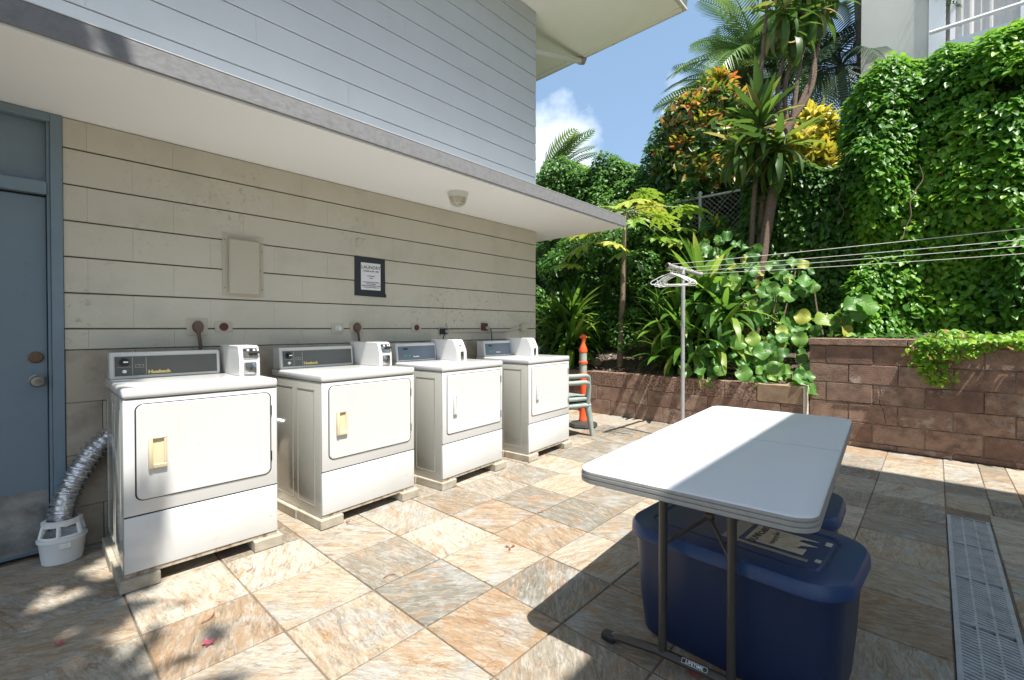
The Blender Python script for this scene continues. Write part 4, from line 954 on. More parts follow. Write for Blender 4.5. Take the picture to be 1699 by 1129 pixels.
def rosette(par,center,n,meshes,elev=(75,-25),s=(.8,1.1),lean=Vector((0,0,1)),stemlen=.12,name='leaf'):
    c=Vector(center); Q=lean.normalized().rotation_difference(Vector((0,0,1))).inverted() if lean.length else Quaternion()
    for i in range(n):
        f=i/n; el=R(elev[0]+(elev[1]-elev[0])*f+random.uniform(-8,8)); az=i*2.39996+random.uniform(-.25,.25)
        me=meshes[min(len(meshes)-1,int(f*len(meshes)*.999+random.uniform(-.6,.6)) if f>0 else 0)] if True else None
        d=Quaternion((0,0,1),az)@Quaternion((0,1,0),-el); d=Q@d
        pos=c+Q@Vector((math.cos(az)*.015,math.sin(az)*.015,stemlen*(1-f)-stemlen*.5))
        sc=random.uniform(*s); mw=Matrix.Translation(pos)@d.to_matrix().to_4x4()@Matrix.Scale(sc,4)
        link(name,me,par,mw=mw)
DB=blades(.56,.075,M['drac'],6,(.3,1.9)); DT=blades(.68,.105,M['drac2'],6,(.3,2.0)); DBs=blades(.36,.045,M['drac'],5,(.3,1.6))
def stem(par,pts,r,m,name='stem',n=8):
    b=bmesh.new(); tube(b,cr([Vector(p) for p in pts],4) if len(pts)>2 else pts,r if not isinstance(r,tuple) else list(np.linspace(r[0],r[1],(len(pts)-1)*4+1 if len(pts)>2 else 2)),n); return obj(name,b,m,par,smooth=60)
# left dracaena bush
base=Vector((6.34,4.55,.70)); e=empty('dracaena_bush',base,0,'bushy dark green dracaena at far left of the planter beside the block wall corner','plant')
heads=[((0,.03,.42),44,1.0),((-.12,-.16,.22),36,.9),((.1,.22,.26),36,.9),((.05,-.05,.72),40,.95),((-.15,.15,.05),30,.8),((.16,.34,.55),34,.9)]
for (c,n_,s_) in heads:
    stem(e,[(0,0,-.05),Vector(c)*.5,c],.014,M['bark']); rosette(e,c,int(n_*1.35),DB,s=(s_*1.1,s_*1.45))
# centre dracaena bush (large)
base=Vector((6.42,2.32,.72)); e=empty('dracaena_bush',base,0,'large glossy dracaena clump behind the clothesline post in the planter','plant')
heads=[((0,0,.95),42,1.05),((-.12,.30,.60),36,1.0),((-.08,-.28,.72),38,1.0),((-.22,.12,.28),36,1.0),((-.2,-.22,.30),30,.9),((.12,.10,1.15),34,.95),((-.24,.40,.10),28,.85),((-.05,.55,.45),28,.9)]
for (c,n_,s_) in heads:
    stem(e,[(0,0,-.05),Vector(c)*.5,c],.015,M['bark']); rosette(e,c,int(n_*1.08),DB,s=(s_*1.0,s_*1.35))
# tall dracaena tree
base=Vector((7.00,1.86,1.05)); e=empty('dracaena_tree',base,0,'tall dracaena tree with bare leaning brown trunks and drooping leaf crowns','tree')
Z=lambda px,py,d=6.4:Vector()  # placeholder
def wpos(px,py,dep):   # a point of the place at a given distance along the view axis (used once, to lay out plants)
    A=R(42.6); th=R(.7); Fh=Vector((math.cos(A),math.sin(A),0)); Rr=Vector((math.sin(A),-math.cos(A),0)); Zz=Vector((0,0,1))
    F=Fh*math.cos(th)-Zz*math.sin(th); U=Fh*math.sin(th)+Zz*math.cos(th)
    return Vector((0,0,1.25))+dep*(F+Rr*((px-849.5)/763)-U*((py-554.9)/763))
W_=lambda px,py,dep:wpos(px,py,dep)-base
stem(e,[W_(1242,600,6.4),W_(1247,400,6.4),W_(1255,280,6.4),W_(1262,205,6.4)],(.040,.024),M['bark'],'trunk',10)
stem(e,[W_(1255,600,6.5),W_(1260,400,6.5),W_(1270,290,6.5),W_(1276,230,6.5)],(.044,.026),M['bark'],'trunk',10)
stem(e,[W_(1240,560,6.3),W_(1262,440,6.3),W_(1283,320,6.3),W_(1300,230,6.3),W_(1315,200,6.3)],(.075,.055),M['bark'],'trunk',12)
for pts in ([(1315,200),(1322,140),(1330,90),(1345,40)],[(1313,205),(1345,130),(1360,60),(1372,0)],[(1306,220),(1302,150),(1312,90),(1300,30)],[(1318,195),(1345,150),(1352,95),(1330,20)],[(1262,205),(1262,140),(1268,60),(1277,-30)],[(1300,230),(1290,160),(1300,100),(1322,60)]):
    stem(e,[W_(a,c,6.4) for a,c in pts],(.036,.02),M['bark'],'branch',8)
rosette(e,W_(1262,212,6.4),70,DT,(78,-75),(.75,1.05),stemlen=.32); rosette(e,W_(1290,250,6.2),44,DT,(30,-80),(.7,.95),stemlen=.25); rosette(e,W_(1228,250,6.4),34,DT,(25,-80),(.65,.9),stemlen=.2)
for (a,c,d_,n_) in ((1350,15,6.4,32),(1300,20,6.3,34),(1378,-30,6.5,24),(1330,-25,6.4,26),(1318,50,6.3,18),(1285,-45,6.4,18)):
    rosette(e,W_(a,c,d_),n_,DT,(35,-88),(.6,.88),stemlen=.3)
# papaya
base=Vector((6.30,3.52,.66)); e=empty('papaya_tree',base,0,'young papaya tree with slim trunk and lobed yellow green leaves','tree')
W_=lambda px,py,dep:wpos(px,py,dep)-base
stem(e,[W_(1028,612,7.05),W_(1033,500,7.0),W_(1035,430,7.0),W_(1038,352,7.0)],(.050,.030),M['papbark'],'trunk',10)
def palmate(size):
    b=bmesh.new(); c=b.verts.new((0,0,0)); lob=9
    for k in range(lob):
        a=(k-(lob-1)/2)*R(33); Ln=size*(1-.35*abs(k-(lob-1)/2)/((lob-1)/2)); d=Vector((math.cos(a),math.sin(a),0)); s=Vector((-math.sin(a),math.cos(a),0))
        prev=None; rows=[]
        prof=[(.12,.08),(.32,.10),(.42,.25),(.50,.12),(.62,.27),(.70,.10),(.80,.15),(1.0,.004)]
        for f,wv in prof:
            z=-.25*size*f*f+ .02*size
            p0=b.verts.new(d*Ln*f+s*wv*Ln*.9+Vector((0,0,z+.015))); p1=b.verts.new(d*Ln*f+Vector((0,0,z))); p2=b.verts.new(d*Ln*f-s*wv*Ln*.9+Vector((0,0,z+.015))); rows.append((p0,p1,p2))
        b.faces.new((c,rows[0][2],rows[0][1])); b.faces.new((c,rows[0][1],rows[0][0]))
        for p,q in zip(rows,rows[1:]):
            b.faces.new((p[0],p[1],q[1],q[0])); b.faces.new((p[1],p[2],q[2],q[1]))
    bmesh.ops.recalc_face_normals(b,faces=b.faces[:]); me=finish(b,'leaf',0); me.materials.append(M['papaya']); return me
PM_=[palmate(.42),palmate(.37),palmate(.32)]
top=W_(1038,352,7.0)
for (a,c,d_,sz,az) in ((965,410,6.7,0,150),(985,345,6.9,0,120),(1135,345,6.8,0,-60),(1095,395,6.5,1,-100),(1045,335,6.6,0,-140),(1020,405,6.4,2,-170),(1075,340,7.3,1,40),(1000,375,7.3,1,100),(1120,400,6.9,1,-70),(1065,320,7.0,1,-30),(1035,420,6.7,2,160),(950,440,6.9,2,150),(1000,345,6.6,1,0),(1090,360,6.5,1,0),(1050,365,6.4,2,0),(975,385,7.3,1,0),(1130,380,7.2,2,0)):
    q=W_(a,c,d_); mid=(top+q)/2+Vector((0,0,.05)); stem(e,[top,mid,q],.008,M['stalk'],'leaf_stalk',6)
    az=math.atan2(q.y-top.y,q.x-top.x)
    link('leaf',PM_[sz],e,mw=Matrix.Translation(q)@Matrix.Rotation(az+random.uniform(-.3,.3),4,'Z')@Matrix.Rotation(R(random.uniform(-5,25)),4,'Y')@Matrix.Rotation(R(random.uniform(-20,20)),4,'X'))
# sea grape
def roundleaf(rad):
    b=bmesh.new(); c=b.verts.new((rad*.95,0,-.012)); n=16; ring=[]; mid=[]
    for k in range(n):
        a=2*PI*k/n; r=rad*(1-.14*math.cos(a)*0+ (-.18 if k==n//2 else 0)); x=rad*.95+r*math.cos(a); y=r*1.04*math.sin(a)
        ring.append(b.verts.new((x,y,.10*abs(y)+.028*math.sin(3*a+1)*rad/.1-.25*(x/ (2*rad))**2*rad)))
        mid.append(b.verts.new((rad*.95+(x-rad*.95)*.5,y*.5,.08*abs(y*.5)-.25*((x)/(2*rad)*.7)**2*rad)))
    for k in range(n):
        b.faces.new((c,mid[k],mid[(k+1)%n])); b.faces.new((mid[k],ring[k],ring[(k+1)%n],mid[(k+1)%n]))
    me=smooth_me(finish(b,'leaf',0)); me.materials.append(M['grape']); me.materials.append(M['vein'])
    # raised veins as thin faces
    bm=bmesh.new(); bm.from_mesh(me)
    def vstrip(p0,p1,wv):
        p0=Vector(p0); p1=Vector(p1); d=(p1-p0).normalized(); s=Vector((-d.y,d.x,0))*wv
        f=bm.faces.new([bm.verts.new(v) for v in (p0-s,p1-s*.3,p1+s*.3,p0+s)]); f.material_index=1
    zf=lambda x,y:.10*abs(y)-.25*(x/(2*rad))**2*rad*.8+.004
    vstrip((.0,0,.006),(rad*1.8,0,zf(rad*1.8,0)),rad*.025)
    for s in (-1,1):
        for f,g in ((.1,.35),(.45,.8),(.85,1.25),(1.2,1.5)): vstrip((rad*f,0,zf(rad*f,0)),(rad*(f+.45),s*rad*.62,zf(rad*(f+.45),rad*.62)),rad*.014)
    bm.to_mesh(me); bm.free(); return me
GR=[roundleaf(.085),roundleaf(.07),roundleaf(.10)]
def seagrape(base,clusters,label,nleaf,spread,toward=Vector((-.75,-.5,.5)),big=False):
    e=empty('sea_grape',base,0,label,'plant')
    for (q,n_) in clusters:
        q=q-base; root=Vector((q.x*.3,q.y*.3,0)); mid=(root+q)/2+Vector((.06,.03,.03)); stem(e,[root,mid,q],.009,M['bark'],'branch',6)
        for i in range(int(n_*(1 if big else 1.75))):
            p=q+Vector((random.gauss(0,1)*spread*.7,random.gauss(0,1)*spread,random.gauss(0,1)*spread))
            nrm=(toward+Vector((random.gauss(0,.35),random.gauss(0,.35),random.gauss(0,.3)))).normalized()
            tip=Vector((random.gauss(-.3,.5),random.gauss(0,.8),random.uniform(-.9,.1))); tip=(tip-nrm*tip.dot(nrm)).normalized()
            mtx=Matrix((tip,nrm.cross(tip),nrm)).transposed().to_4x4()
            link('leaf',random.choice(GR[1:] if big else GR[:2]) if not big else GR[2],e,mw=Matrix.Translation(p)@mtx@Matrix.Scale(random.uniform(.75,1.15),4))
    return e
b0=Vector((6.25,1.55,.66))
cls=[(wpos(a,c,d_),n_) for a,c,d_,n_ in ((1215,560,5.9,9),(1180,520,6.0,8),(1250,520,5.9,9),(1200,610,5.7,7),(1260,590,5.6,10),(1305,560,5.6,9),(1300,610,5.35,8),(1325,625,5.2,6),(1230,470,6.0,9),(1290,480,5.9,9),(1200,450,6.1,6),(1340,540,5.7,7),(1250,420,6.2,7),(1320,450,6.0,7),(1180,590,5.9,6),(1270,640,5.5,5),(1185,400,6.3,5),(1160,620,5.9,3))]
seagrape(b0,cls,'sea grape shrub with round glossy leaves spilling over the low block wall',0,.11)
b1=Vector((6.55,.92,1.12))
cls=[(wpos(a,c,d_),n_) for a,c,d_,n_ in ((1405,500,5.35,5),(1425,515,5.3,4),(1385,525,5.4,4),(1350,470,5.7,4),(1405,545,5.3,2))]
seagrape(b1,cls,'sea grape branch with large round leaves behind the corner of the tall wall',0,.075,big=True)
# palms
def frond(Ln,nl,ll,arch,m,wdt=.055,droop=.5):
    V=[];F=[]; pts=[]
    x=z=0; a=arch[0]
    for i in range(nl+1):
        pts.append(Vector((x,0,z))); f=i/nl; a=arch[0]+(arch[1]-arch[0])*f; x+=Ln/nl*math.cos(a); z+=Ln/nl*math.sin(a)
    b=bmesh.new(); tube(b,pts,list(np.linspace(.022,.004,len(pts))),5)
    for i in range(int(nl*.15),nl+1):
        f=i/nl; l_=ll*math.sin(PI*min(.98,max(.05,f*.9+.08)))**.6
        T=(pts[min(i+1,nl)]-pts[max(i-1,0)]).normalized()
        for s in (-1,1):
            d=(T*.65+Vector((0,s*.9,.25))).normalized(); q=pts[i]; w_=T*wdt*.5
            m1=q+d*l_*.5; t1=q+d*l_+Vector((0,0,-droop*l_*random.uniform(.6,1.2)))
            vs=[b.verts.new(v) for v in (q-w_*.5,q+w_*.5,m1+w_*1.0,m1-w_*1.0,t1)]
            b.faces.new((vs[0],vs[1],vs[2],vs[3])); b.faces.new((vs[3],vs[2],vs[4]))
    me=finish(b,'frond',0); me.materials.append(m); return me
def palm(base,crown,n,fr,label,trunkr=(.13,.09),el=(70,-20),extra=None,m='palmbark',azr=None):
    e=empty('palm_tree',base,0,label,'palm tree'); c=Vector(crown)-base
    stem(e,[(0,0,-.3),(c.x*.4,c.y*.4+.05,c.z*.5),c],trunkr,M[m],'trunk',12)
    for i in range(n):
        az=(i*2.39996) if azr is None else azr[0]+(azr[1]-azr[0])*i/(n-1); elv=R(el[0]+(el[1]-el[0])*(i/n)+random.uniform(-8,8))
        link('frond',random.choice(fr),e,mw=Matrix.Translation(c)@Matrix.Rotation(az+random.uniform(-.2,.2),4,'Z')@Matrix.Rotation(-elv,4,'Y')@Matrix.Rotation(random.uniform(-.3,.3),4,'X')@Matrix.Scale(random.uniform(.85,1.1),4))
    return e
FR=[frond(2.3,34,.62,(.15,-1.3),M['palm']),frond(2.0,30,.55,(.1,-1.0),M['palm'])]
FD=[frond(2.2,36,.60,(.1,-1.4),M['palmdk'],.05),frond(2.4,36,.55,(.2,-1.1),M['palmdk'],.05)]
def grd(v): return Vector((v.x,v.y,terrain_z(v.x,v.y)-.1))
c=wpos(1250,110,11.5); palm(grd(c),c,24,FR,'green palm with spreading fronds behind the orange croton',trunkr=(.12,.1),el=(75,-25))
c=wpos(1215,165,12.5); palm(grd(c),c,20,FR,'lower bushy palm left of the tall dracaena trunks, above the croton',el=(70,-10))
c=wpos(1395,110,10.5); palm(grd(wpos(1440,300,10.5)),c,18,FD,'dark feathery palm between the dracaena and the cream building',trunkr=(.09,.08),el=(60,-35))
c=wpos(1330,140,12); palm(grd(c),c,12,FD,'dark palm directly behind the bare dracaena branches',el=(70,-20))
c=wpos(1410,-330,10.0); palm(grd(wpos(1452,300,10.0)),c,10,FD,'tall palm with thin grey trunk in front of the cream building',trunkr=(.10,.085),el=(70,-20))
c=wpos(905,330,13.0); palm(grd(c),c,12,[frond(2.2,26,.62,(.1,-.9),M['palm'],.08,.25)],'light green palm rising above the hedge at far left',el=(85,15),azr=(-1.6,1.8))
# ------------------------------------------------------------------ foliage masses
def blob_mass(name,label,cat,base,blobs,n,leaf,m,parent_m='inner',downy=.5,noise=.18,hull=.86,group=None,up=.35,width=1.,trunk=None,front=True):
    """crown built of many overlapping ellipsoid clumps covered in small leaves"""
    e=empty(name,base,0,label,cat,group); Bq=[(np.array(Vector(c)-base),np.array(r if hasattr(r,'__len__') else (r,r,r))) for c,r in blobs]
    if hull:
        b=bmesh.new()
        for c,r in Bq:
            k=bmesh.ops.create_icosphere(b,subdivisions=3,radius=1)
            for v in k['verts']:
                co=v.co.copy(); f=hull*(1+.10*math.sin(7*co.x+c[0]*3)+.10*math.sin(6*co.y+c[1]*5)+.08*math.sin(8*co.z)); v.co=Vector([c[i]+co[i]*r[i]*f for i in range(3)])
        o=obj('inner_dark_hull',b,M[parent_m],e,smooth=60)  # opaque dark hull added behind the leaves, its colour standing for deep shade
    if trunk:
        for tr in trunk: stem(e,[Vector(p)-base for p in tr[0]],tr[1],M['darkbark'],'trunk',8)
    area=np.array([ (r[0]*r[1]+r[1]*r[2]+r[0]*r[2]) for c,r in Bq]); cnt=(n*area/area.sum()).astype(int)
    PP=[];NN=[]
    for (c,r),k in zip(Bq,cnt):
        d=rng.normal(size=(k,3)); d/=np.linalg.norm(d,axis=1,keepdims=True)
        P=c+d*r*(1+rng.normal(0,.05,k))[:,None]; P=P+d*noise*vnoise(P+c,2.6,3)[:,None]+d*noise*.5*vnoise(P,6.,5)[:,None]
        keep=np.ones(k,bool)
        for (c2,r2) in Bq:
            if c2 is c: continue
            keep&=(((P-c2)/(r2*.86))**2).sum(1)>1
        if front: keep&=(d@np.array([-.74,-.6,.35])>-.55)
        PP.append(P[keep]); NN.append(d[keep])
    P=np.concatenate(PP); D=np.concatenate(NN); k=len(P)
    dens=vnoise(P,3.2,9)+.4*vnoise(P,9,2); keep=dens>-.62; P=P[keep]; D=D[keep]; k=len(P)
    Nn=D+np.array([0,0,up])+rng.normal(0,.45,(k,3)); T=rng.normal(0,.5,(k,3))+np.array([0,0,-downy])+D*.25
    rn=np.clip(.42+.22*vnoise(P,1.7,4)+.20*rng.normal(size=k)+.12*(D[:,2]),0,1)
    leaf_cloud('foliage',P,Nn,T,leaf*(.7+.6*rng.random(k)),m,e,rn,width)
    return e
def sheet_mass(name,label,cat,base,y0,y1,z0,top,xf,n,leaf,m,thick=.30,back=.9,amp=.22,seed=0,downy=1.,front=True,drape=0.,lean=0.,dens=-.85,bright=.05,roundl=0,roundr=0):
    """a leafy face draped over a bank or fence: lumpy sheet that turns back at its top, leaves in several layers"""
    e=empty(name,base,0,label,cat); bb=np.array(base)
    def pos(Y,V,off):
        tp=np.array([top(y) for y in Y]) if callable(top) else np.full(len(Y),top); z=np.where(V<.78,z0+(tp-z0)*V/.78,tp+.05*np.sin((V-.78)/.22*PI)); x=xf+lean*(z-z0)+np.where(V>.70,((np.clip(V,.70,1)-.70)/.30)**1.5*back,0)
        Pn=np.stack([np.zeros(len(Y)),Y,z*(1-drape*.5)],1)
        d=amp*vnoise(Pn,1.5,seed)+amp*.45*vnoise(Pn,3.9,seed+1)+amp*.2*vnoise(Pn,8.,seed+2)
        x=x-d+off+roundl*np.maximum(0,Y-(y1-.45))**2*4+roundr*np.maximum(0,(y0+.4)-Y)**2*4
        z=z+.5*d*(V>.6)-off*.55*np.clip((V-.6)/.2,0,1)
        return np.stack([x,Y,z],1)
    gy,gv=int((y1-y0)/.09),44; Yg,Vg=np.meshgrid(np.linspace(y0,y1,gy),np.linspace(0,1,gv)); G=pos(Yg.ravel(),Vg.ravel(),thick*.95)-bb
    idx=np.arange(gy*gv).reshape(gv,gy); F=np.stack([idx[:-1,:-1].ravel(),idx[:-1,1:].ravel(),idx[1:,1:].ravel(),idx[1:,:-1].ravel()],1)
    me=pts_mesh('inner_dark_hull',G,F); link('inner_dark_hull',me,e,M['inner'])  # added dark backing sheet, coloured as the shade behind the leaf layers
    Y=y0+(y1-y0)*rng.random(n); V=rng.random(n)**.9; off=thick*rng.random(n)**1.3*.95-.04
    P=pos(Y,V,off); h=.04; a=pos(Y+h,V,off)-P; c=pos(Y,np.clip(V+.015,0,1.02),off)-P; D=np.cross(c,a); D/=np.linalg.norm(D,axis=1,keepdims=True)+1e-9; D[D[:,0]>0.3]*=-1
    g=vnoise(P,2.4,seed+7)+.5*vnoise(P,6,seed+8); keep=g>dens; P=P[keep];D=D[keep];off=off[keep];k=len(P)
    Nn=D*.75+np.array([-.15,-.35,.75])+rng.normal(0,.42,(k,3)); T=rng.normal(0,.42,(k,3))+np.array([-.15,0,-downy])
    rn=np.clip(.42+bright+.26*vnoise(P*np.array([1,1,.6]),1.9,seed+4)+.16*rng.normal(size=k)-off*.5,0,1)
    leaf_cloud('foliage',P-bb,Nn,T,leaf*(.45+.85*rng.random(k)**1.4),m,e,rn)
    return e
sheet_mass('vine_thicket','tall bright green vine thicket covering the bank above the block wall','vine',Vector((7.2,-1,1.15)),-3.0,1.02,1.10,lambda y:4.72+.16*math.sin(y*2.6+1)-max(0,y-.35)*.5,6.78,88000,.088,M['vine'],lean=.26,thick=.36,amp=.31,seed=3,drape=.7,roundl=1,bright=.04)
vt=bpy.data.objects['vine_thicket']
for k in range(14):
    y=random.uniform(-2.6,.95); z=random.uniform(2.4,4.5); x=6.78+.26*(z-1.1)-.06; pts=[]
    for q in range(7):
        pts.append(Vector((x,y,z))-vt.location); dz=random.uniform(.12,.22); z-=dz; x-=dz*.24+random.uniform(-.04,.05); y+=random.uniform(-.07,.07)
    stem(vt,pts,.005,M['bark'] if k%3 else M['stalk'],'stem',5)
sheet_mass('fence_vine','dark green vine climbing the chain link fence behind the dracaena trunks','vine',Vector((7.3,1.5,1.1)),.80,2.12,.85,lambda y:3.42+.10*math.sin(y*5),7.26,15000,.08,M['hedge'],thick=.22,back=.5,amp=.12,seed=8)
sheet_mass('fence_creeper','dense green creeper over the chain link fence behind the papaya and the left dracaena','vine',Vector((7.3,5,.9)),2.85,8.0,.80,lambda y:3.25+.22*math.sin(y*2.7)+.1*math.sin(y*7),7.28,26000,.08,M['hedge'],thick=.25,back=.5,amp=.16,seed=12,dens=-.55)
sheet_mass('hedge','tall dense green hedge beyond the fence, below the open sky','hedge',Vector((8.5,6,1.8)),1.7,9.6,1.7,lambda y:4.95-max(0,3.1-y)*.8+.12*math.sin(y*2.3)+.10*math.sin(y*5.1),8.35,60000,.095,M['hedge'],thick=.4,back=1.4,amp=.34,seed=21,downy=.5,bright=.03)
# low understorey between planter and fence
bl=[((7.15+random.uniform(-.12,.15),yy,1.0+random.uniform(0,.85)),(.26,.34,.34)) for yy in np.arange(2.6,6.2,.5)]
blob_mass('understorey_shrub','leafy green shrubs filling the shade below the fence behind the papaya','shrub',Vector((7.2,4.2,1.0)),bl,8000,.07,M['under'],downy=.4,noise=.15,hull=.7)
bl=[((wpos(a,c,d_)),(.30,.30,.28)) for a,c,d_ in ((960,420,7.9),(1010,405,7.9),(930,450,7.8),(1060,450,7.6),(1090,480,7.4))]
blob_mass('fern_shrub','feathery green shrub under the canopy corner, left of the papaya','shrub',grd(bl[0][0]),bl,5200,.06,M['under'],downy=.6,noise=.16,hull=.6)
bl=[((wpos(a,c,d_)),(.17,.17,.17)) for a,c,d_ in ((1050,520,6.9),(1075,560,6.7),(1095,510,7.0),(1035,560,6.9))]
blob_mass('small_shrub','small leafed bright shrub on the soil just right of the papaya trunk','shrub',grd(bl[0][0]),bl,1800,.045,M['under'],downy=.3,noise=.1,hull=0)
# crotons
def croton(base,blobs,label,m,md,n_ind,n_rest,Ls,seedz=0):
    e=blob_mass('croton_shrub',label,'shrub',base,blobs,n_rest,Ls*.95,md,noise=.12,downy=-.1,hull=.62,up=.2,width=.62)
    me=[smooth_me(blade(Ls*s_,Ls*.28,d_,n=5)) for s_,d_ in ((1,.6),(.85,1.1),(1.1,1.6))]
    for q in me: q.materials.append(m)
    for i in range(n_ind):
        c,r=random.choice(blobs); c=Vector(c)-base; r=Vector(r)
        d=Vector((random.gauss(-.5,.7),random.gauss(-.4,.7),random.gauss(.8,.5))).normalized(); p=c+Vector((d.x*r.x,d.y*r.y,d.z*r.z))*random.uniform(.9,1.12)
        az=math.atan2(d.y,d.x)+random.uniform(-.7,.7); el=math.asin(d.z)*.6+random.uniform(-.1,.7)
        link('leaf',random.choice(me),e,mw=Matrix.Translation(p)@Matrix.Rotation(az,4,'Z')@Matrix.Rotation(-el,4,'Y')@Matrix.Rotation(random.uniform(-.5,.5),4,'X')@Matrix.Scale(random.uniform(.8,1.15),4))
    return e
bb=[(wpos(a,c,d_),(r,r,r)) for a,c,d_,r in ((1180,185,8.2,.36),(1140,205,8.2,.33),(1215,195,8.3,.33),(1165,245,8.1,.42),(1130,265,8.2,.34),(1205,260,8.1,.40),(1150,300,8.0,.38),(1215,305,8.0,.34),(1190,150,8.3,.20))]
croton(grd(wpos(1170,300,8.2)),bb,'croton shrub with orange and dark green leaves above the fence',M['croton'],M['crotond'],295,9000,.22)
bb=[(wpos(a,c,d_),(r,r,r)) for a,c,d_,r in ((1350,218,8.4,.28),(1328,250,8.3,.26),(1374,242,8.4,.22),(1350,275,8.2,.25),(1305,235,8.5,.22))]
croton(grd(wpos(1350,280,8.4)),bb,'bright yellow croton shrub behind the dracaena trunk',M['yellow'],M['yellow2'],295,1500,.26)
bb=[(wpos(a,c,d_),(r,r,r)) for a,c,d_,r in ((1185,385,7.0,.14),(1200,400,6.9,.12),(1175,405,7.0,.10))]
croton(grd(wpos(1190,400,7.0)),bb,'small yellow-green variegated shrub in front of the chain link mesh',M['yellow'],M['under'],40,300,.15)
# vine trailing over the tall wall
P=[];n=1500
lines=[(-.03,.34,.30),(-.25,.30,.12),(-.55,.42,.25),(-.8,.42,.3),(-1.1,.4,.32),(.05,.12,.42)]
Pq=[]
for k in range(2600):
    yc=-.05-abs(rng.normal(0,.9)) if k>500 else rng.normal(.03,.05)
    dr_len=(.42 if k<=500 else .18+.12*math.sin(yc*5+1)); f=rng.random()
    if k<=500: x=6.03-rng.random()*.06; z=1.15-f*dr_len; y=yc+.05*math.sin(f*5)
    else:
        if rng.random()<.6: x=6.05+rng.random()*.5; z=1.15+rng.random()*.12+.08*math.sin(yc*4); y=yc
        else: x=6.02-rng.random()*.08; z=1.16-rng.random()*dr_len; y=yc
    Pq.append((x,y,z))
vb=Vector((6.1,-.5,1.15)); e=empty('trailing_vine',vb,0,'light green vine trailing down over the cap of the tall block wall','vine')
P=np.array(Pq)-np.array(vb); k=len(P); leaf_cloud('foliage',P,np.array([-.7,-.2,.7])+rng.normal(0,.5,(k,3)),rng.normal(0,.6,(k,3))+np.array([-.3,0,-.5]),.035+rng.random(k)*.04,M['vine'],e,np.clip(.75+.18*rng.normal(size=k),0,1))
for q in ((0.03,.40),(-.3,.2),(-.9,.25)): stem(e,[Vector((6.2,q[0],1.17))-vb,Vector((6.02,q[0],1.15))-vb,Vector((6.02,q[0]+.03,1.15-q[1]))-vb],.004,M['stalk'],'stem',5)
n=900; P=np.stack([6.3+rng.random(n)*.7,.95-rng.random(n)*5,np.full(n,1.16)],1)
tag(leaf_cloud('ground_cover',P,np.array([-.2,0,1.])+rng.normal(0,.6,(n,3)),rng.normal(0,1,(n,3)),.05+rng.random(n)*.05,M['under'],None),'small green weeds and fallen leaves on the soil above the tall wall','ground cover')
# ------------------------------------------------------------------ cream building beyond
e=empty('cream_building',(12.5,-3,2),0,'cream apartment building with curtained window and white balcony rail, upper right','building')
of=Vector((-12.5,3,-2))
def fb(n_,lo,hi,m,par=e,bev=.004): return box(n_,Vector(lo)+of,Vector(hi)+of,m,par,bev)
fb('wall',(12.0,.14,1),(18,1.18,11),M['farwall']); fb('wall',(12.25,-9,1),(18,.139,11),M['farwall'],bev=0)
fb('corner_trim',(11.96,-.10,5.9),(12.20,.139,11),M['farwhite'])
fb('balcony_parapet',(11.72,-9,5.4),(11.82,-.12,6.55),M['farwhite']); fb('balcony_floor',(11.83,-9,5.4),(12.24,-.12,5.55),M['farwhite'])
b=bmesh.new(); tube(b,[Vector((11.72,.12,6.80))+of,Vector((11.72,-9,6.80))+of],.035,10); obj('handrail',b,M['farwhite'],e)
for yy in (-.3,-1.3,-2.3,-3.3): fb('rail_post',(11.74,yy-.02,6.551),(11.78,yy+.02,6.79),M['farwhite'],bev=.002)
wn=fb('window',(12.18,-2.8,5.6),(12.248,-.15,9.5),M['curtain'])
b=bmesh.new()
for k in range(90):
    y0=-2.75+k*.029; z_=.012*math.sin(k*1.4)+.008*math.sin(k*.6)
    if k: 
        v=[b.verts.new(Vector(p)+of) for p in ((12.165+pz,y0-.029,5.7),(12.165+z_,y0,5.7),(12.165+z_,y0,9.4),(12.165+pz,y0-.029,9.4))]; b.faces.new(v)
    pz=z_
obj('curtain',b,M['curtain'],wn,smooth=60)
for yy in (-.20,-1.1,-1.5,-2.75): fb('window_frame',(12.10,yy-.035,5.6),(12.15,yy+.035,9.5),M['farwhite'],wn)
# ------------------------------------------------------------------ neighbouring wing behind the viewpoint (casts the shade on the patio)
e=empty('neighbour_wing',(2,-4,0),0,'wing of the house behind the viewpoint whose roof shades the right side of the patio','building')
of=Vector((-2,4,0))
box('wall',Vector((-.1,-6,0))+of,Vector((4.1,-2.7,5.0))+of,M['farwall'],e,.004)
box('roof',Vector((-.6,-7,5.02))+of,Vector((4.72,-1.325,5.15))+of,M['eave'],e,.004)
# tree behind the viewpoint giving the dappled shade
tb=Vector((-2.6,-1.3,0)); e=empty('shade_tree',tb,0,'leafy tree left of the viewpoint that dapples the floor near the blue door','tree')
stem(e,[(0,0,0),(.2,.2,3),(.6,.8,5.6),(1.0,1.1,7)],(.16,.08),M['darkbark'],'trunk',12)
P=[]
for (cx,cy,cz,rx,ry,rz_,n_) in ((-1.25,.62,7.2,1.15,.5,.5,800),(-1.55,-.30,7.0,1.2,.70,.35,420),(-.68,-.30,6.9,.60,.65,.25,175),(-.56,.50,7.1,.38,.48,.2,260),(-.95,-1.05,7.1,.95,.45,.25,170)):
    d=rng.normal(size=(n_,3)); d/=np.linalg.norm(d,axis=1,keepdims=True); P.append(np.array([cx,cy,cz])+d*(rng.random((n_,1))**.5)*np.array([rx,ry,rz_]))
P=np.concatenate(P)-np.array(tb); k=len(P)
leaf_cloud('crown',P,np.array([0,0,1.])+rng.normal(0,.5,(k,3)),rng.normal(0,1,(k,3)),.17+.11*rng.random(k),M['hedge'],e,width=.8)
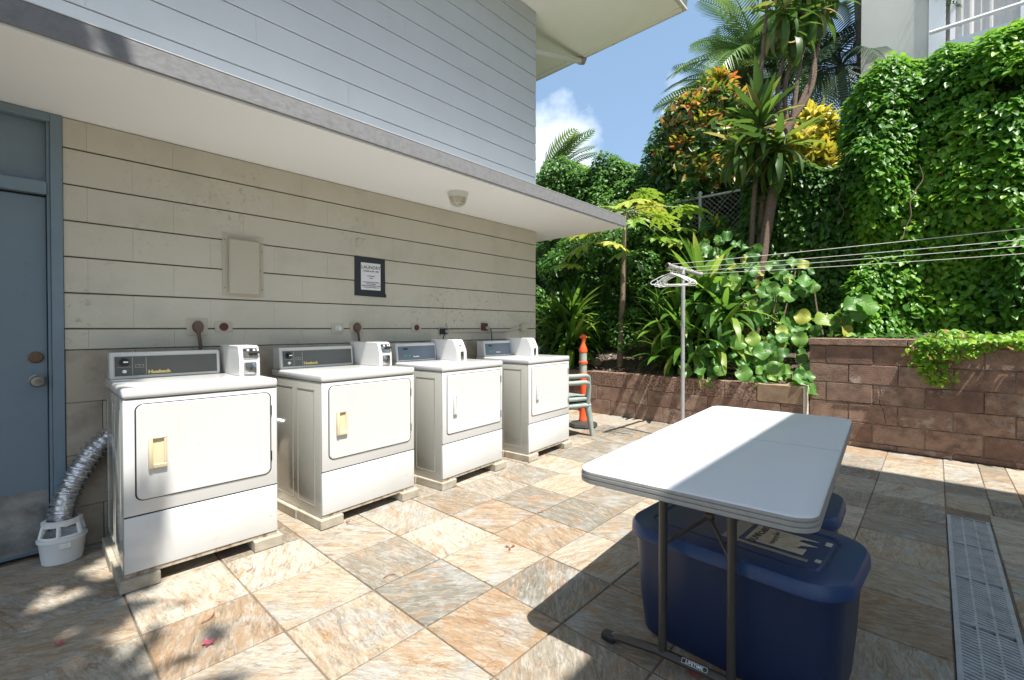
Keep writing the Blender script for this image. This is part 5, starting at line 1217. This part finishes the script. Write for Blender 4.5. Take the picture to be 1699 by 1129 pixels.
for q in ((-1.35,.55,7.2),(-.75,-.35,6.9),(-.3,.6,7.1),(-1.6,-.5,7.)): stem(e,[(.5,.7,5.2),Vector(((q[0]+2.6)*.7,(q[1]+1.3)*.7,6.3)),Vector(q)-tb],(.05,.015),M['darkbark'],'branch',6)

# ------------------------------------------------------------------ litter on the floor
def litter(name,x,y,kind,label,cat,rz=0,s=1):
    e=empty(name,(x,y,.003),rz,label,cat) if kind=='petal' else None
    if kind=='petal':
        for k in range(5):
            a=k*1.256+random.uniform(-.3,.3); b=bmesh.new()
            for i in range(1): pass
            L_=.017*s; pts=[(0,0,.001),(L_*.5,-L_*.3,.006),(L_,-L_*.15,.010+.006*random.random()),(L_*1.05,L_*.15,.012),(L_*.5,L_*.3,.007)]
            b.faces.new([b.verts.new(Matrix.Rotation(a,3,'Z')@Vector(p)) for p in pts]); obj('petal',b,M['pink'],e,smooth=0)
    else:
        b=bmesh.new(); 
        if kind=='leaf':
            for k in range(3):
                a=k*2+random.uniform(-.5,.5); L_=.028*s; b.faces.new([b.verts.new(Matrix.Rotation(a,3,'Z')@Vector(p)) for p in ((0,0,.001),(L_*.6,-L_*.2,.008),(L_,0,.004),(L_*.6,L_*.2,.010))])
        else: tube(b,[(-.03*s,0,.003),(-.01*s,.008*s,.005),(.015*s,.006*s,.004),(.032*s,-.008*s,.003)],.0018*s,5)
        e=obj(name,b,M['dry'],smooth=0); e.location=(x,y,.003); e.rotation_euler=(0,0,rz); tag(e,label,cat)
litter('pink_petals',*[float(v) for v in wpos(345,1072,1)[:2]],'petal','x','flower') if False else None
def fl(px,py):
    p=wpos(px,py,1)-Vector((0,0,1.25)); t_=-1.25/p.z; return p.x*t_,p.y*t_
for (px,py,kind,s,label,cat) in ((346,1070,'petal',1.3,'fallen pink blossom on the pale tile in front of the nearest dryer','petal'),(98,1072,'petal',.9,'wilted pink blossom lying in the dappled shade','petal'),(1152,1122,'petal',1.3,'fallen pink blossom beside the table foot','petal'),
    (847,910,'leaf',1.3,'small dry red-brown leaf on the tile in the open centre of the patio','leaf'),(897,851,'leaf',.9,'dry brown leaf nearer to the white table corner','leaf'),(577,868,'leaf',.9,'dry red leaf beside the second dryer base','leaf'),(868,765,'leaf',1.2,'curled brown leaf at the foot of the farthest dryer','leaf'),(462,825,'leaf',1.0,'dry red leaf in the gap between the nearest two dryers','leaf'),
    (347,1027,'twig',1.2,'curved dark twig on the tile in front of the nearest dryer','twig'),(645,958,'twig',1.0,'curved brown twig on a pale floor tile left of centre','twig'),(415,946,'twig',.8,'thin brown twig on the orange stained tile','twig')):
    x,y=fl(px,py); litter('fallen_blossom' if kind=='petal' else ('dry_leaf' if kind=='leaf' else 'twig'),x,y,kind,label,cat,random.uniform(0,6),s)
